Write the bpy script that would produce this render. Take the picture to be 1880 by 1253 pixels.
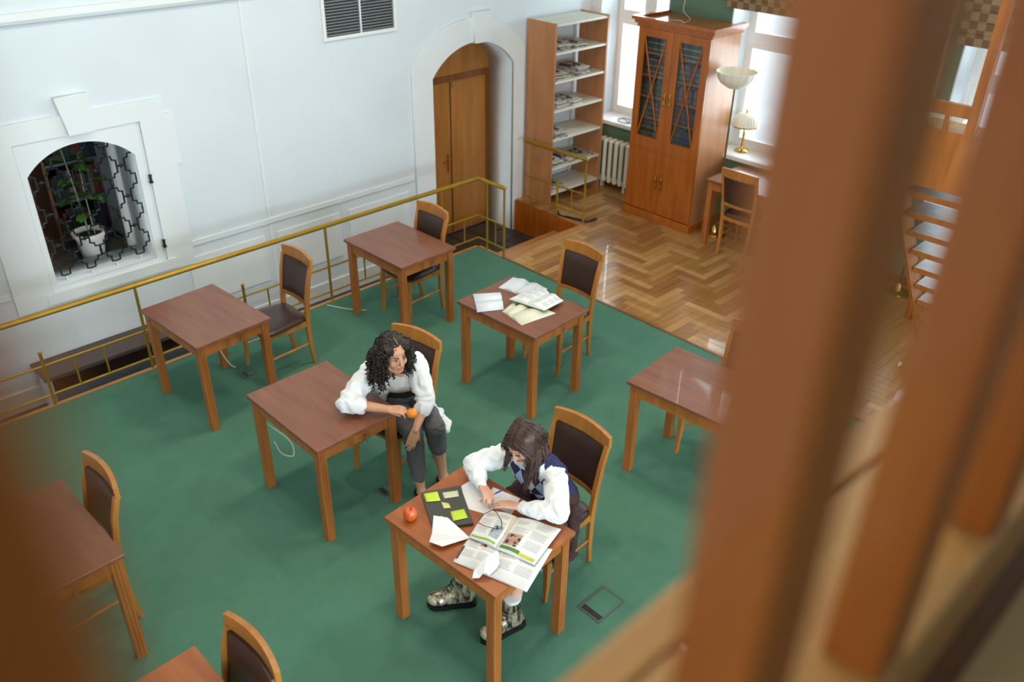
import bpy, bmesh, math, random
from mathutils import Vector, Matrix, noise
R = math.radians
random.seed(7)
scene = bpy.context.scene
COL = scene.collection
for o in list(bpy.data.objects): bpy.data.objects.remove(o)

# ------------------------------------------------------------------ camera
CAM = Vector((0, 0, 3.922)); YAW, PITCH, ROLL = R(45.463), R(30.659), R(0.902)
fw = Vector((math.cos(YAW)*math.cos(PITCH), math.sin(YAW)*math.cos(PITCH), -math.sin(PITCH)))
rt = Vector((math.sin(YAW), -math.cos(YAW), 0)); up = rt.cross(fw)
cr, sr = math.cos(ROLL), math.sin(ROLL)
rt, up = cr*rt + sr*up, -sr*rt + cr*up
cd = bpy.data.cameras.new('camera'); cam = bpy.data.objects.new('camera', cd); COL.objects.link(cam)
cam.matrix_world = Matrix(((rt.x, up.x, -fw.x, CAM.x), (rt.y, up.y, -fw.y, CAM.y), (rt.z, up.z, -fw.z, CAM.z), (0, 0, 0, 1)))
cd.sensor_fit = 'HORIZONTAL'; cd.sensor_width = 36; cd.lens = 30.28; cd.clip_start = 0.02; cd.clip_end = 200
cd.dof.use_dof = True; cd.dof.focus_distance = 5.3; cd.dof.aperture_fstop = 1.7
scene.camera = cam

# ------------------------------------------------------------------ light
w = bpy.data.worlds.new('world'); scene.world = w; w.use_nodes = True
w.node_tree.nodes['Background'].inputs[0].default_value = (.80, .90, 1, 1)
w.node_tree.nodes['Background'].inputs[1].default_value = 2.0
scene.view_settings.view_transform = 'Standard'; scene.view_settings.look = 'None'
scene.view_settings.gamma = 1; scene.view_settings.use_curve_mapping = False
scene.view_settings.exposure = 0.0
def area(name, loc, direction, sx, sy, power, col):
    l = bpy.data.lights.new(name, 'AREA'); l.shape = 'RECTANGLE'; l.size = sx; l.size_y = sy; l.energy = power; l.color = col
    o = bpy.data.objects.new(name, l); COL.objects.link(o); o.location = loc
    o.rotation_euler = Vector(direction).to_track_quat('-Z', 'Z').to_euler(); return o
COOL = (.78, .90, 1); WARM = (1, .86, .66)
# daylight standing outside each window opening (window list reused by the walls)
WINB = [(6.06, 7.06), (3.5, 5.24), (1.1, 2.86), (-1.3, .46)]
WZ0, WZ1 = .82, 2.75
for a, b in WINB: area('daylight_window', (9.15, (a+b)/2, (WZ0+WZ1)/2+.1), (-1, 0, -.12), b-a+.3, WZ1-WZ0+.3, 150, COOL)
WINB_ADDED = [(4.2, 5.6), (1.6, 3.0), (-1.3, .1)]  # unseen upper windows, added for the light they give over the gallery
for a, b in WINB_ADDED: area('daylight_window', (9.15, (a+b)/2, 4.55), (-1, 0, -.25), b-a+.3, 1.9, 190, COOL)
WINC = [(-1.6, .2), (1.2, 3.0), (4.0, 5.8)]
for a, b in WINC:
    area('daylight_window', ((a+b)/2, -3.85, 1.75), (0, 1, 0), b-a+.3, 2.0, 190, COOL)

ADDED_LAMPS = [(1.6, 4.6), (4.0, 4.6), (2.2, 2.4), (4.6, 2.4)]      # unseen pendant lamps added to brighten the carpet, built further down
LZP = 5.1

# ------------------------------------------------------------------ materials
def lin(c): return tuple((v/12.92 if v <= .04045 else ((v+.055)/1.055)**2.4) for v in [x/255 for x in c])
MATS = {}
def mat(name, rgb, rough=.5, metal=0, var=0, scale=8, bump=0, bscale=60, stretch=None, rgb2=None, coat=0, spec=None):
    if name in MATS: return MATS[name]
    m = bpy.data.materials.new(name); m.use_nodes = True; nt = m.node_tree; b = nt.nodes['Principled BSDF']
    c = lin(rgb); b.inputs['Roughness'].default_value = rough; b.inputs['Metallic'].default_value = metal
    b.inputs['Base Color'].default_value = (*c, 1); b.inputs['Coat Weight'].default_value = coat
    if spec is not None: b.inputs['Specular IOR Level'].default_value = spec
    if var or rgb2 or bump:
        tc = nt.nodes.new('ShaderNodeTexCoord'); mp = nt.nodes.new('ShaderNodeMapping'); nt.links.new(tc.outputs['Object'], mp.inputs[0])
        if stretch: mp.inputs['Scale'].default_value = stretch
        n = nt.nodes.new('ShaderNodeTexNoise'); n.inputs['Scale'].default_value = scale; n.inputs['Detail'].default_value = 5
        nt.links.new(mp.outputs[0], n.inputs[0])
        if var or rgb2:
            r = nt.nodes.new('ShaderNodeValToRGB'); nt.links.new(n.outputs[0], r.inputs[0])
            c2 = lin(rgb2) if rgb2 else tuple(v*(1-var) for v in c)
            r.color_ramp.elements[0].position = .3; r.color_ramp.elements[1].position = .7
            r.color_ramp.elements[0].color = (*c2, 1); r.color_ramp.elements[1].color = (*(c if rgb2 else tuple(min(1, v*(1+var*.5)) for v in c)), 1)
            nt.links.new(r.outputs[0], b.inputs['Base Color'])
        if bump:
            n2 = nt.nodes.new('ShaderNodeTexNoise'); n2.inputs['Scale'].default_value = bscale; n2.inputs['Detail'].default_value = 3
            nt.links.new(mp.outputs[0], n2.inputs[0])
            bp = nt.nodes.new('ShaderNodeBump'); bp.inputs['Strength'].default_value = bump; bp.inputs['Distance'].default_value = .01
            nt.links.new(n2.outputs[0], bp.inputs['Height']); nt.links.new(bp.outputs[0], b.inputs['Normal'])
    MATS[name] = m; return m
def wood(name, rgb, rgb2, rough=.4, axis='z', coat=.15, sc=6):
    s = {'x': (.12, 1, 1), 'y': (1, .12, 1), 'z': (1, 1, .12)}[axis]
    return mat(name, rgb, rough, rgb2=rgb2, scale=sc*3, stretch=s, bump=.08, bscale=60, coat=coat)
M_carpet = mat('green_carpet', (90, 134, 112), .95, rgb2=(78, 121, 101), scale=3.0, bump=.5, bscale=260, spec=.1)
_n = [n for n in M_carpet.node_tree.nodes if n.type == 'TEX_NOISE'][0]; _n.inputs['Detail'].default_value = 12; _n.inputs['Roughness'].default_value = .78
M_wallw = mat('white_plaster', (223, 231, 237), .75, var=.035, scale=1.5, bump=.06, bscale=14)
M_trimw = mat('white_trim', (232, 237, 239), .6, var=.02, scale=4)
M_green = mat('green_wall_paint', (98, 124, 102), .75, var=.06, scale=3)
M_ceil = mat('ceiling_white', (235, 235, 230), .8, var=.02)
M_top = wood('table_top_wood', (138, 84, 58), (118, 68, 45), .38, 'y', .25)
M_topo = wood('table_top_orange', (172, 98, 46), (148, 78, 32), .38, 'y', .25)
M_leg = wood('table_leg_wood', (184, 112, 52), (156, 88, 36), .4, 'z')
M_chair = wood('chair_wood', (192, 128, 56), (164, 100, 38), .36, 'z', .3)
M_leather = mat('brown_leather', (62, 40, 34), .34, var=.15, scale=9, bump=.1, bscale=120)
M_brass = mat('brass_paint', (176, 138, 40), .32, metal=.55, var=.08, scale=10)
M_gold = mat('gold', (214, 172, 92), .2, metal=1, var=.03)
M_steel = mat('steel', (190, 190, 195), .25, metal=1, var=.03)
M_oak = wood('door_oak', (182, 122, 56), (160, 100, 40), .42, 'z', .15, 4)
M_doorfr = wood('door_frame_wood', (136, 84, 36), (112, 66, 26), .4, 'z')
M_cab = wood('cabinet_wood', (180, 98, 24), (156, 78, 14), .32, 'z', .3)
M_beech = wood('beech_panel', (196, 136, 90), (178, 118, 74), .45, 'z', .1, 4)
M_shelfw = mat('cream_shelf', (226, 222, 205), .5, var=.03)
M_dark = mat('dark_tile', (66, 60, 58), .4, var=.25, scale=6)
M_black = mat('black', (18, 18, 19), .45, var=.1)
M_iron = mat('wrought_iron', (30, 34, 38), .35, metal=.4, var=.1)
M_paper = mat('white_paper', (236, 238, 242), .8, var=.015)
M_bal = wood('baluster_wood', (184, 112, 44), (158, 86, 28), .5, 'z')
M_ledge = wood('ledge_wood', (206, 160, 100), (186, 138, 80), .45, 'x')
M_step = wood('step_wood', (196, 140, 80), (170, 114, 58), .35, 'x', .3)
M_cream = mat('radiator_cream', (230, 226, 212), .45, var=.03)
M_glassw = mat('opal_glass', (240, 236, 220), .45, var=.02)
M_white = mat('white_enamel', (238, 238, 236), .45, var=.02)
def glass():
    m = bpy.data.materials.new('pane_glass'); m.use_nodes = True; nt = m.node_tree; nt.nodes.clear()
    o = nt.nodes.new('ShaderNodeOutputMaterial'); t = nt.nodes.new('ShaderNodeBsdfTransparent'); g = nt.nodes.new('ShaderNodeBsdfGlossy')
    g.inputs['Roughness'].default_value = .03; t.inputs[0].default_value = (.94, .97, .96, 1)
    mx = nt.nodes.new('ShaderNodeMixShader'); f = nt.nodes.new('ShaderNodeFresnel'); f.inputs[0].default_value = 1.45
    nt.links.new(f.outputs[0], mx.inputs[0]); nt.links.new(t.outputs[0], mx.inputs[1]); nt.links.new(g.outputs[0], mx.inputs[2]); nt.links.new(mx.outputs[0], o.inputs[0])
    return m
M_glass = glass()

# ------------------------------------------------------------------ helpers
def tag(o, label=None, cat=None, group=None, kind=None):
    if label: o['label'] = label
    if cat: o['category'] = cat
    if group: o['group'] = group
    if kind: o['kind'] = kind
    return o
def empty(name, loc=(0, 0, 0), rz=0, label=None, cat=None, group=None):
    o = bpy.data.objects.new(name, None); COL.objects.link(o); o.location = loc; o.rotation_euler = (0, 0, rz); o.empty_display_size = .1
    return tag(o, label, cat, group)
class MB:
    def __init__(s): s.bm = bmesh.new()
    def box(s, c, d, rz=0, rx=0, ry=0, bevel=0):
        r = bmesh.ops.create_cube(s.bm, size=1)['verts']
        m = Matrix.Translation(c) @ Matrix.Rotation(rz, 4, 'Z') @ Matrix.Rotation(ry, 4, 'Y') @ Matrix.Rotation(rx, 4, 'X') @ Matrix.Diagonal((*d, 1))
        bmesh.ops.transform(s.bm, matrix=m, verts=r)
        if bevel:
            es = list({e for v in r for e in v.link_edges}); bmesh.ops.bevel(s.bm, geom=es, offset=bevel, segments=2, affect='EDGES', profile=.5)
        return s
    def bb(s, x0, x1, y0, y1, z0, z1, bevel=0): return s.box(((x0+x1)/2, (y0+y1)/2, (z0+z1)/2), (abs(x1-x0), abs(y1-y0), abs(z1-z0)), bevel=bevel)
    def rings(s, rings, closed=True, cap=True, loop=False):
        vs = [[s.bm.verts.new(p) for p in r] for r in rings]; n = len(rings[0])
        pr = list(zip(vs, vs[1:])) + ([(vs[-1], vs[0])] if loop else [])
        for a, b in pr:
            for i in range(n if closed else n-1):
                j = (i+1) % n
                try: s.bm.faces.new((a[i], a[j], b[j], b[i]))
                except ValueError: pass
        if cap and not loop:
            for r, f in ((vs[0], True), (vs[-1], False)):
                try: s.bm.faces.new(r[::-1] if f else r)
                except ValueError: pass
        return s
    def tube(s, pts, r, n=8, loop=False, cap=True):
        pts = [Vector(p) for p in pts]; rr = r if isinstance(r, (list, tuple)) else [r]*len(pts); out = []; N = len(pts); prev = None
        for i, p in enumerate(pts):
            if loop: t = pts[(i+1) % N]-pts[i-1]
            else: t = pts[min(i+1, N-1)]-pts[max(i-1, 0)]
            t.normalize()
            if prev is None: a = t.orthogonal().normalized()
            else:
                a = prev - t*prev.dot(t)
                a = a.normalized() if a.length > 1e-5 else t.orthogonal().normalized()
            prev = a; b = t.cross(a)
            out.append([p + rr[i]*(math.cos(k*2*math.pi/n)*a + math.sin(k*2*math.pi/n)*b) for k in range(n)])
        return s.rings(out, cap=cap, loop=loop)
    def lathe(s, prof, c=(0, 0, 0), n=24, cap=True):
        c = Vector(c)
        return s.rings([[c+Vector((r*math.cos(k*2*math.pi/n), r*math.sin(k*2*math.pi/n), z)) for k in range(n)] for r, z in prof], cap=cap)
    def vsweep(s, st):   # stations (x,y,z,dx,dy): rectangular section level with the floor
        return s.rings([[(x-a/2, y-b/2, z), (x+a/2, y-b/2, z), (x+a/2, y+b/2, z), (x-a/2, y+b/2, z)] for x, y, z, a, b in st])
    def ysweep(s, st):   # stations (x,y,z,dx,dz): section across a rail running along y
        return s.rings([[(x-a/2, y, z-b/2), (x+a/2, y, z-b/2), (x+a/2, y, z+b/2), (x-a/2, y, z+b/2)] for x, y, z, a, b in st])
    def ell(s, c, rad, mtx=None, n=16):
        v = bmesh.ops.create_uvsphere(s.bm, u_segments=n, v_segments=max(6, n*2//3), radius=1)['verts']
        bmesh.ops.transform(s.bm, matrix=Matrix.Translation(c) @ (mtx.to_4x4() if mtx else Matrix.Identity(4)) @ Matrix.Diagonal((*rad, 1)), verts=v); return s
    def spl(s, pts, r, n=8, sub=6):   # tube along a smooth curve through the points
        P = [Vector(p) for p in pts]; P = [2*P[0]-P[1]]+P+[2*P[-1]-P[-2]]; out = []
        for i in range(1, len(P)-2):
            for k in range(sub):
                t = k/sub; a, b, c, d = P[i-1:i+3]
                out.append(.5*((2*b)+(c-a)*t+(2*a-5*b+4*c-d)*t*t+(3*b-a-3*c+d)*t**3))
        out.append(P[-2])
        if isinstance(r, (list, tuple)): r = [r[0]+(r[1]-r[0])*i/(len(out)-1) for i in range(len(out))]
        return s.tube(out, r, n)
    def cap(s, p0, p1, r0, r1, n=14):   # tapered capsule
        p0, p1 = Vector(p0), Vector(p1); t = (p1-p0); t = t.normalized() if t.length > 1e-6 else Vector((0, 0, 1)); a = t.orthogonal().normalized(); b = t.cross(a); out = []
        for p, r, angs in ((p0, r0, (-85, -60, -30, 0)), (p1, r1, (0, 30, 60, 85))):
            for g in angs:
                q = p+t*r*math.sin(R(g)); k = r*math.cos(R(g)); out.append([q+k*(math.cos(i*2*math.pi/n)*a+math.sin(i*2*math.pi/n)*b) for i in range(n)])
        return s.rings(out)
    def poly(s, pts): s.bm.faces.new([s.bm.verts.new(p) for p in pts]); return s
    def prism(s, pts, ext):
        e = Vector(ext); return s.rings([[Vector(p) for p in pts], [Vector(p)+e for p in pts]])
    def mesh(s, smooth=False):
        bmesh.ops.recalc_face_normals(s.bm, faces=s.bm.faces); me = bpy.data.meshes.new('m'); s.bm.to_mesh(me); s.bm.free()
        if smooth:
            for p in me.polygons: p.use_smooth = True
            try: me.set_sharp_from_angle(angle=R(40))
            except Exception: pass
        return me
    def build_soft(s, name, m, parent=None):
        me = s.mesh()
        for p in me.polygons: p.use_smooth = True
        return mk(name, me, m, parent)
    def build(s, name, m, parent=None, smooth=False): return mk(name, s.mesh(smooth), m, parent)
def mk(name, me, m, parent=None):
    o = bpy.data.objects.new(name, me)
    if m and not me.materials: me.materials.append(m)
    COL.objects.link(o)
    if parent: o.parent = parent
    return o
def copy_tree(o, parent=None):
    c = o.copy(); COL.objects.link(c); c.parent = parent
    for ch in o.children: copy_tree(ch, c)
    return c
def plate(name, outline, holes, y0, thick, m, plane='xz', parent=None):
    """flat wall with holes; plane xz: (x,z) extruded in +y from y0; plane yz: (y,z) extruded in +x from y0"""
    cu = bpy.data.curves.new('c', 'CURVE'); cu.dimensions = '2D'; cu.fill_mode = 'BOTH'; cu.extrude = thick/2
    for loop in [outline]+holes:
        sp = cu.splines.new('POLY'); sp.points.add(len(loop)-1); sp.use_cyclic_u = True
        for pt, (a, b) in zip(sp.points, loop): pt.co = (a, b, 0, 1)
    t = bpy.data.objects.new('t', cu); COL.objects.link(t); dg = bpy.context.evaluated_depsgraph_get()
    me = bpy.data.meshes.new_from_object(t.evaluated_get(dg)); bpy.data.objects.remove(t)
    for v in me.vertices:
        a, b, c = v.co; v.co = (a, y0+thick/2-c, b) if plane == 'xz' else (y0+thick/2+c, a, b)
    bm = bmesh.new(); bm.from_mesh(me); bmesh.ops.remove_doubles(bm, verts=bm.verts, dist=1e-5); bmesh.ops.recalc_face_normals(bm, faces=bm.faces); bm.to_mesh(me); bm.free()
    me.materials.clear(); return mk(name, me, m, parent)
def rect(a, b, c, d): return [(a, c), (b, c), (b, d), (a, d)]
def arch(x0, x1, z0, zs, za, n=20, bottom=True):
    """opening outline: from bottom left, segmental arch springing at zs with apex za"""
    xc, hw, rise = (x0+x1)/2, (x1-x0)/2, za-zs; rad = (hw*hw+rise*rise)/(2*rise); zc = za-rad; a0 = math.asin(hw/rad)
    arc = [(xc+rad*math.sin(t), zc+rad*math.cos(t)) for t in [a0-2*a0*i/n for i in range(n+1)]]
    return ([(x0, z0), (x1, z0)] if bottom else [])+arc
def S(o): return tag(o, kind='structure')

# ------------------------------------------------------------------ setting
X0, XB, YC, YA, ZT = -2.5, 8.35, -3.4, 7.2, 5.9
CE, PX, STY, LZ = 6.42, 5.79, 6.05, -.40      # carpet edge y, parquet edge x, top stair edge y, landing level
fl = S(plate('floor', [(X0, YC), (PX, YC), (PX, CE), (X0, CE)], [], 0, .12, M_carpet, 'xz'))
for v in fl.data.vertices: x, y, z = v.co; v.co = (x, z, -y)      # lay the plate flat
fl.data.flip_normals()
S(MB().bb(X0, PX+.02, CE, CE+.035, -.14, .008).build('trim_1', M_step))
S(MB().bb(PX-.012, PX+.02, STY, CE+.035, -.14, .008).build('trim_2', M_step))
S(MB().bb(PX-.014, PX+.012, YC, STY, -.02, .006).build('trim_3', M_doorfr))
S(MB().bb(X0, PX, CE+.005, CE+.03, -.5, -.13).build('wall_trench', M_black))
S(MB().bb(X0, XB, CE-.1, 8.0, LZ-.08, LZ).build('floor_landing', M_dark))
tl = bpy.data.objects['floor_landing']
tm = MB().bb(-.145, .145, -.145, .145, 0, .006, bevel=.002).mesh(); tm.materials.append(M_dark)
for i in range(5):
    for j in range(4):
        o = mk('tile', tm, M_dark, tl); o.location = (5.98+.3*i-.12, 6.62+.3*j-.1, LZ)
# parquet
pq = S(MB().bb(PX, XB+.4, YC, STY, -.12, -.012).bb(7.06, XB+.4, STY-.001, YA, -.12, -.012).build('floor_parquet', M_doorfr))
PW = [wood('parquet_%d' % i, a, b, .3, 'x', .35) for i, (a, b) in enumerate([((190, 144, 88), (168, 122, 68)), ((176, 128, 74), (150, 104, 54)), ((202, 158, 104), (180, 134, 80)), ((160, 112, 62), (138, 92, 46))])]
Wd, nn = .084, 5; planks = []
def clip(x0, x1, y0, y1):
    out = []
    for (a, b, c, d) in ((PX+.012, XB, -1.0, STY), (7.07, XB, STY, YA)):
        p, q, r_, s_ = max(x0, a), min(x1, b), max(y0, c), min(y1, d)
        if q-p > .012 and s_-r_ > .012: out.append((p, q, r_, s_))
    return out
for k in range(-140, 140):
    for m_ in range(-14, 14):
        ox, oy = 6.6+(k+nn*m_)*Wd, 3+(k-nn*m_)*Wd
        if not (5 < ox < 9 and -2 < oy < 8): continue
        planks += clip(ox, ox+nn*Wd, oy, oy+Wd); planks += clip(ox, ox+Wd, oy+Wd, oy+Wd*(nn+1))
def seen(p):   # how large a plank shows from the photograph's side: nearest to the open part of the parquet first
    c = Vector(((p[0]+p[1])/2, (p[2]+p[3])/2, 0)); d = c-CAM; u = d.dot(rt)/d.dot(fw)
    return (0 if -.2 < u < .27 else 1, d.length)
planks.sort(key=seen); rest = MB()
for i, (a, b, c, d) in enumerate(planks):
    if i < 300: MB().bb(a+.0012, b-.0012, c+.0012, d-.0012, -.012, random.uniform(-.0006, .0006)).build('plank', random.choice(PW), pq)
    else: rest.bb(a+.0012, b-.0012, c+.0012, d-.0012, -.012, 0)
tag(rest.build('planks_far', PW[1], pq), kind='stuff')
# stair down to the door
st = empty('stair', (6.43, STY, LZ), 0, 'short oak stair leading down from the parquet to the arched door', 'stair')
S_ = lambda name, mb, m: mb.build(name, m, st)
def off(o, root): o.location = -Vector(root.location); return o
off(S_('tread', MB().bb(PX+.02, 7.05, STY-.02, 6.48, -.225, -.195, bevel=.006), M_step), st)
off(S_('riser', MB().bb(PX+.02, 7.05, STY, STY+.02, -.2, -.03), M_doorfr), st)
off(S_('riser', MB().bb(PX+.02, 7.05, 6.455, 6.47, LZ, -.225), M_doorfr), st)
off(S_('nosing', MB().bb(PX+.035, 7.08, STY-.10, STY+.03, -.03, .006, bevel=.006), M_step), st)
off(S_('side_panel', MB().bb(7.05, 7.075, STY+.02, YA-.037, LZ, -.012), M_cab), st)

# white wall with niche window and arched door
niche = arch(1.77, 2.62, .60, 1.55, 1.74); door = arch(5.82, 7.02, LZ, 1.66, 1.96)
wa = S(plate('wall_left', rect(X0, XB+.4, LZ-.08, ZT), [niche, door], YA, .4, M_wallw))
def wm(name, mb, m=M_trimw): return mb.build(name, m, wa)
# niche surround
def relief(name, outl, holes, t): return plate(name, outl, holes, YA-t, t+.001, M_trimw, 'xz', wa)
relief('surround', [(1.42, .45), (2.955, .45), (2.955, 1.40), (3.0, 1.40), (3.0, 1.84), (2.92, 1.84), (2.92, 1.975), (1.46, 1.975), (1.46, 1.84), (1.38, 1.84), (1.38, 1.40), (1.42, 1.40)], [rect(1.72, 2.71, .52, 1.815)], .022)
relief('surround_inner', rect(1.725, 2.68, .525, 1.81), [niche], .008)
relief('sill_band', rect(1.66, 2.78, .47, .56), [], .035)
relief('keystone', [(2.135, 1.82), (2.315, 1.82), (2.345, 2.115), (2.09, 2.115)], [], .06)
# door surround
oa = arch(5.555, 7.18, LZ, 1.82, 2.21); ia = arch(5.82, 7.02, LZ, 1.66, 1.96)
relief('arch_band', oa[:1]+[(5.82, LZ)]+list(reversed(ia[2:]))+[(7.02, LZ)]+oa[1:], [], .035)
relief('keystone', [(6.40, 1.95), (6.63, 1.95), (6.65, 2.265), (6.37, 2.265)], [], .07)
wm('cornice', MB().tube([(X0, YA-.005, 2.70), (XB-1.2, YA-.005, 2.70)], .045, 10))
for x, a, b in ((3.755, LZ, 2.66), (1.02, LZ, 2.66)): wm('panel_bead', MB().bb(x-.012, x+.012, YA-.008, YA+.001, a, b))
wm('panel_seam', MB().bb(4.58, 4.586, YA-.003, YA+.001, LZ, 2.2))
for z, x0, x1 in ((.66, 2.78, 5.54), (.66, X0, 1.4)): wm('shadow_line_ledge', MB().bb(x0, x1, YA-.018, YA+.001, z-.05, z, bevel=.004))  # ledge shaped where only a soft shadow crosses the wall
for x0, x1 in ((3.82, 4.55), (4.66, 5.45), (2.9, 3.68)): wm('shadow_patch_panel', MB().bb(x0, x1, YA-.012, YA+.001, .02, .5, bevel=.003))  # shallow relief shaped after table shadows and sun patches on the wall
wm('skirting', MB().bb(X0, 5.54, YA-.02, YA+.001, LZ, -.22))
for z in (1.30, .70):
    hb = wm('hinge_pin', MB().lathe([(.011, 0), (.011, .05), (.016, .05), (.016, .058)], (2.70, YA-.03, z), 10).lathe([(.018, -.012), (.018, .0)], (2.70, YA-.03, z), 10), M_black)
# vent
vt = empty('air_vent', (4.97, YA, 2.23), 0, 'white framed ventilation grille with dark slats high on the white wall', 'vent')
for i in range(2):
    x0 = 4.583+i*.40; x1 = x0+.385
    off(MB().bb(x0, x1, YA-.004, YA-.001, 2.235, 2.62).build('duct_opening', M_black, vt), vt)
    for k in range(14): off(MB().box(((x0+x1)/2, YA-.012, 2.25+k*.027), (x1-x0, .008, .006), rx=R(10)).build('slat', mat('slat_grey', (150, 156, 158), .6, var=.05), vt), vt)
    for k in range(1, 20): off(MB().bb(x0+k*.0193-.001, x0+k*.0193+.001, YA-.008, YA-.004, 2.235, 2.62).build('fin', M_steel, vt), vt)
fr = MB()
for a, b, c, d in ((4.55, 5.40, 2.205, 2.235), (4.55, 5.40, 2.62, 2.65), (4.55, 4.583, 2.235, 2.62), (4.968, 4.983, 2.235, 2.62), (5.368, 5.40, 2.235, 2.62)): fr.bb(a, b, YA-.022, YA, c, d)
off(fr.build('frame', M_white, vt), vt)
# door leafs in the arch
dr = S(MB().bb(5.7, 7.1, 7.60, 7.66, 1.52, 2.05).build('door_1', M_oak))
def dp(name, mb, m, parent=dr): return mb.build(name, m, parent)
DS = 6.42
d1 = dp('door_leaf', MB().bb(5.72, DS-.004, 7.60, 7.645, LZ+.01, 1.46), M_oak); d2 = dp('door_leaf', MB().bb(DS+.004, 6.965, 7.60, 7.645, LZ+.01, 1.46), M_oak)
dp('meeting_gap', MB().bb(DS-.008, DS+.008, 7.598, 7.60, LZ+.01, 1.46), M_black)
dp('door_frame', MB().bb(5.7, 7.1, 7.585, 7.65, 1.46, 1.53).bb(6.965, 7.03, 7.585, 7.65, LZ, 1.46), M_doorfr)
dp('handle', MB().bb(DS-.075, DS-.045, 7.592, 7.602, .40, .62).tube([(DS-.06, 7.6, .54), (DS-.06, 7.555, .54), (DS-.15, 7.555, .535)], .009), M_gold, d1)
dp('bolt', MB().bb(DS+.02, DS+.035, 7.592, 7.602, 1.38, 1.45), M_steel, d2)

# green wall with windows
holes = [rect(a, b, WZ0, WZ1) for a, b in WINB]+[rect(a, b, 3.7, 5.4) for a, b in WINB_ADDED]
S(plate('wall_right', rect(YC, YA, -.12, ZT), holes, XB, .4, M_green, 'yz'))
def window(n, a, b, z0, z1, zt, sill=True):
    x = XB+.36
    f = MB()
    mc = (a+b)/2
    for c, d, e, g in ((a, b, z0, z0+.06), (a, b, z1-.06, z1), (a, a+.06, z0+.06, z1-.06), (b-.06, b, z0+.06, z1-.06), (mc-.04, mc+.04, z0+.06, z1-.06), (a+.06, mc-.04, zt-.04, zt+.04), (mc+.04, b-.06, zt-.04, zt+.04)): f.bb(x-.03, x+.03, c, d, e, g)
    W = S(f.build('window_%d' % n, M_white))
    for s0, s1 in ((a+.06, (a+b)/2-.04), ((a+b)/2+.04, b-.06)):
        for t0, t1 in ((z0+.06, zt-.04), (zt+.04, z1-.06)):
            c = MB()
            for p in ((s0, s1, t0, t0+.045), (s0, s1, t1-.045, t1), (s0, s0+.045, t0+.045, t1-.045), (s1-.045, s1, t0+.045, t1-.045)): c.bb(x-.042, x-.030, *p)
            cs = c.build('casement', M_white, W); MB().bb(x-.006, x-.002, s0+.04, s1-.04, t0+.04, t1-.04).build('pane', M_glass, cs)
    MB().bb(XB-.003, x, a-.001, a+.012, z0, z1).bb(XB-.003, x, b-.012, b+.001, z0, z1).bb(XB-.003, x, a+.012, b-.012, z1-.012, z1).build('reveal_lining', M_wallw, W)
    if sill: MB().bb(XB-.05, x-.03, a-.06, b+.04, z0-.045, z0+.004, bevel=.008).build('window_sill', M_white, W)
for i, (a, b) in enumerate(WINB): window(i+1, a, b, WZ0, WZ1, 2.0)
for i, (a, b) in enumerate(WINB_ADDED): window(i+5, a, b, 3.7, 5.4, 4.9, False)  # frames of the added upper windows
S(MB().bb(XB-.012, XB, 7.06, YA, 0, 2.8).build('trim_4', M_wallw))
S(MB().bb(XB-.02, XB, YC, 6.9, 0, .09).build('baseboard_right', M_doorfr))
M_check = None
def checkmat():
    m = bpy.data.materials.new('check_cloth'); m.use_nodes = True; nt = m.node_tree; c = nt.nodes.new('ShaderNodeTexChecker'); tc = nt.nodes.new('ShaderNodeTexCoord')
    nt.links.new(tc.outputs['Object'], c.inputs[0]); c.inputs['Scale'].default_value = 14; c.inputs[1].default_value = (*lin((150, 122, 90)), 1); c.inputs[2].default_value = (*lin((112, 86, 60)), 1)
    nt.links.new(c.outputs[0], nt.nodes['Principled BSDF'].inputs[0]); nt.nodes['Principled BSDF'].inputs['Roughness'].default_value = .9; return m
M_check = checkmat()
for (a, b), lb in ((WINB[1], 'brown checked roman blind folded up above the lamp window'), (WINB[2], 'brown checked roman blind folded up at the window behind the stair')):
    t = empty('roman_blind', (XB-.06, (a+b)/2, 2.36), 0, lb, 'blind')
    for k in range(4):
        MB().bb(-.02-.012*k, .02, -(b-a)/2-.05, (b-a)/2+.05, .0+.1*k, .11+.1*k, bevel=.012).build('fold', M_check, t)
# rest of the shell (behind the camera)
S(plate('wall_back', rect(X0, XB+.4, -.12, ZT), [rect(a, b, .85, 2.65) for a, b in WINC], YC-.35, .35, M_wallw))
S(MB().bb(X0-.3, X0, YC-.35, YA+.4, -.5, ZT).build('wall_end', M_wallw))
S(MB().bb(X0-.3, XB+.4, YC-.35, YA+.4, ZT, ZT+.2).build('ceiling', M_ceil))

# niche: room behind, sill, grille, plant
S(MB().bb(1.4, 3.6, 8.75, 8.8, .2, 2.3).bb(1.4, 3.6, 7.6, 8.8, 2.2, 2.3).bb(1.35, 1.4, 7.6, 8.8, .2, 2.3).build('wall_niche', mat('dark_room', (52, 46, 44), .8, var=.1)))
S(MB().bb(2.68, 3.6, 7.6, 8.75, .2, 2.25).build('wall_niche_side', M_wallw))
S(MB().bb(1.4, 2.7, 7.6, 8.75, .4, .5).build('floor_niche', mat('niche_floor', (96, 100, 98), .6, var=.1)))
tag(MB().tube([(2.60, 7.66, .5), (2.60, 7.66, 2.1)], .045, 14).build('heating_pipe', M_white, None, True), 'white vertical heating pipe inside the arched wall niche', 'pipe')
bc = empty('bookcase', (1.75, 8.45, .5), 0, 'dark bookcase in the room behind the iron grille', 'bookcase')
for x in (-.3, .271): MB().bb(x, x+.029, -.15, .28, 0, 1.6).build('side_panel', M_doorfr, bc)
for z in (.02, .38, .74, 1.1, 1.46): MB().bb(-.27, .27, -.15, .28, z-.012, z+.012).build('shelf', mat('grey_board', (112, 112, 114), .6, var=.05), bc)
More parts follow.
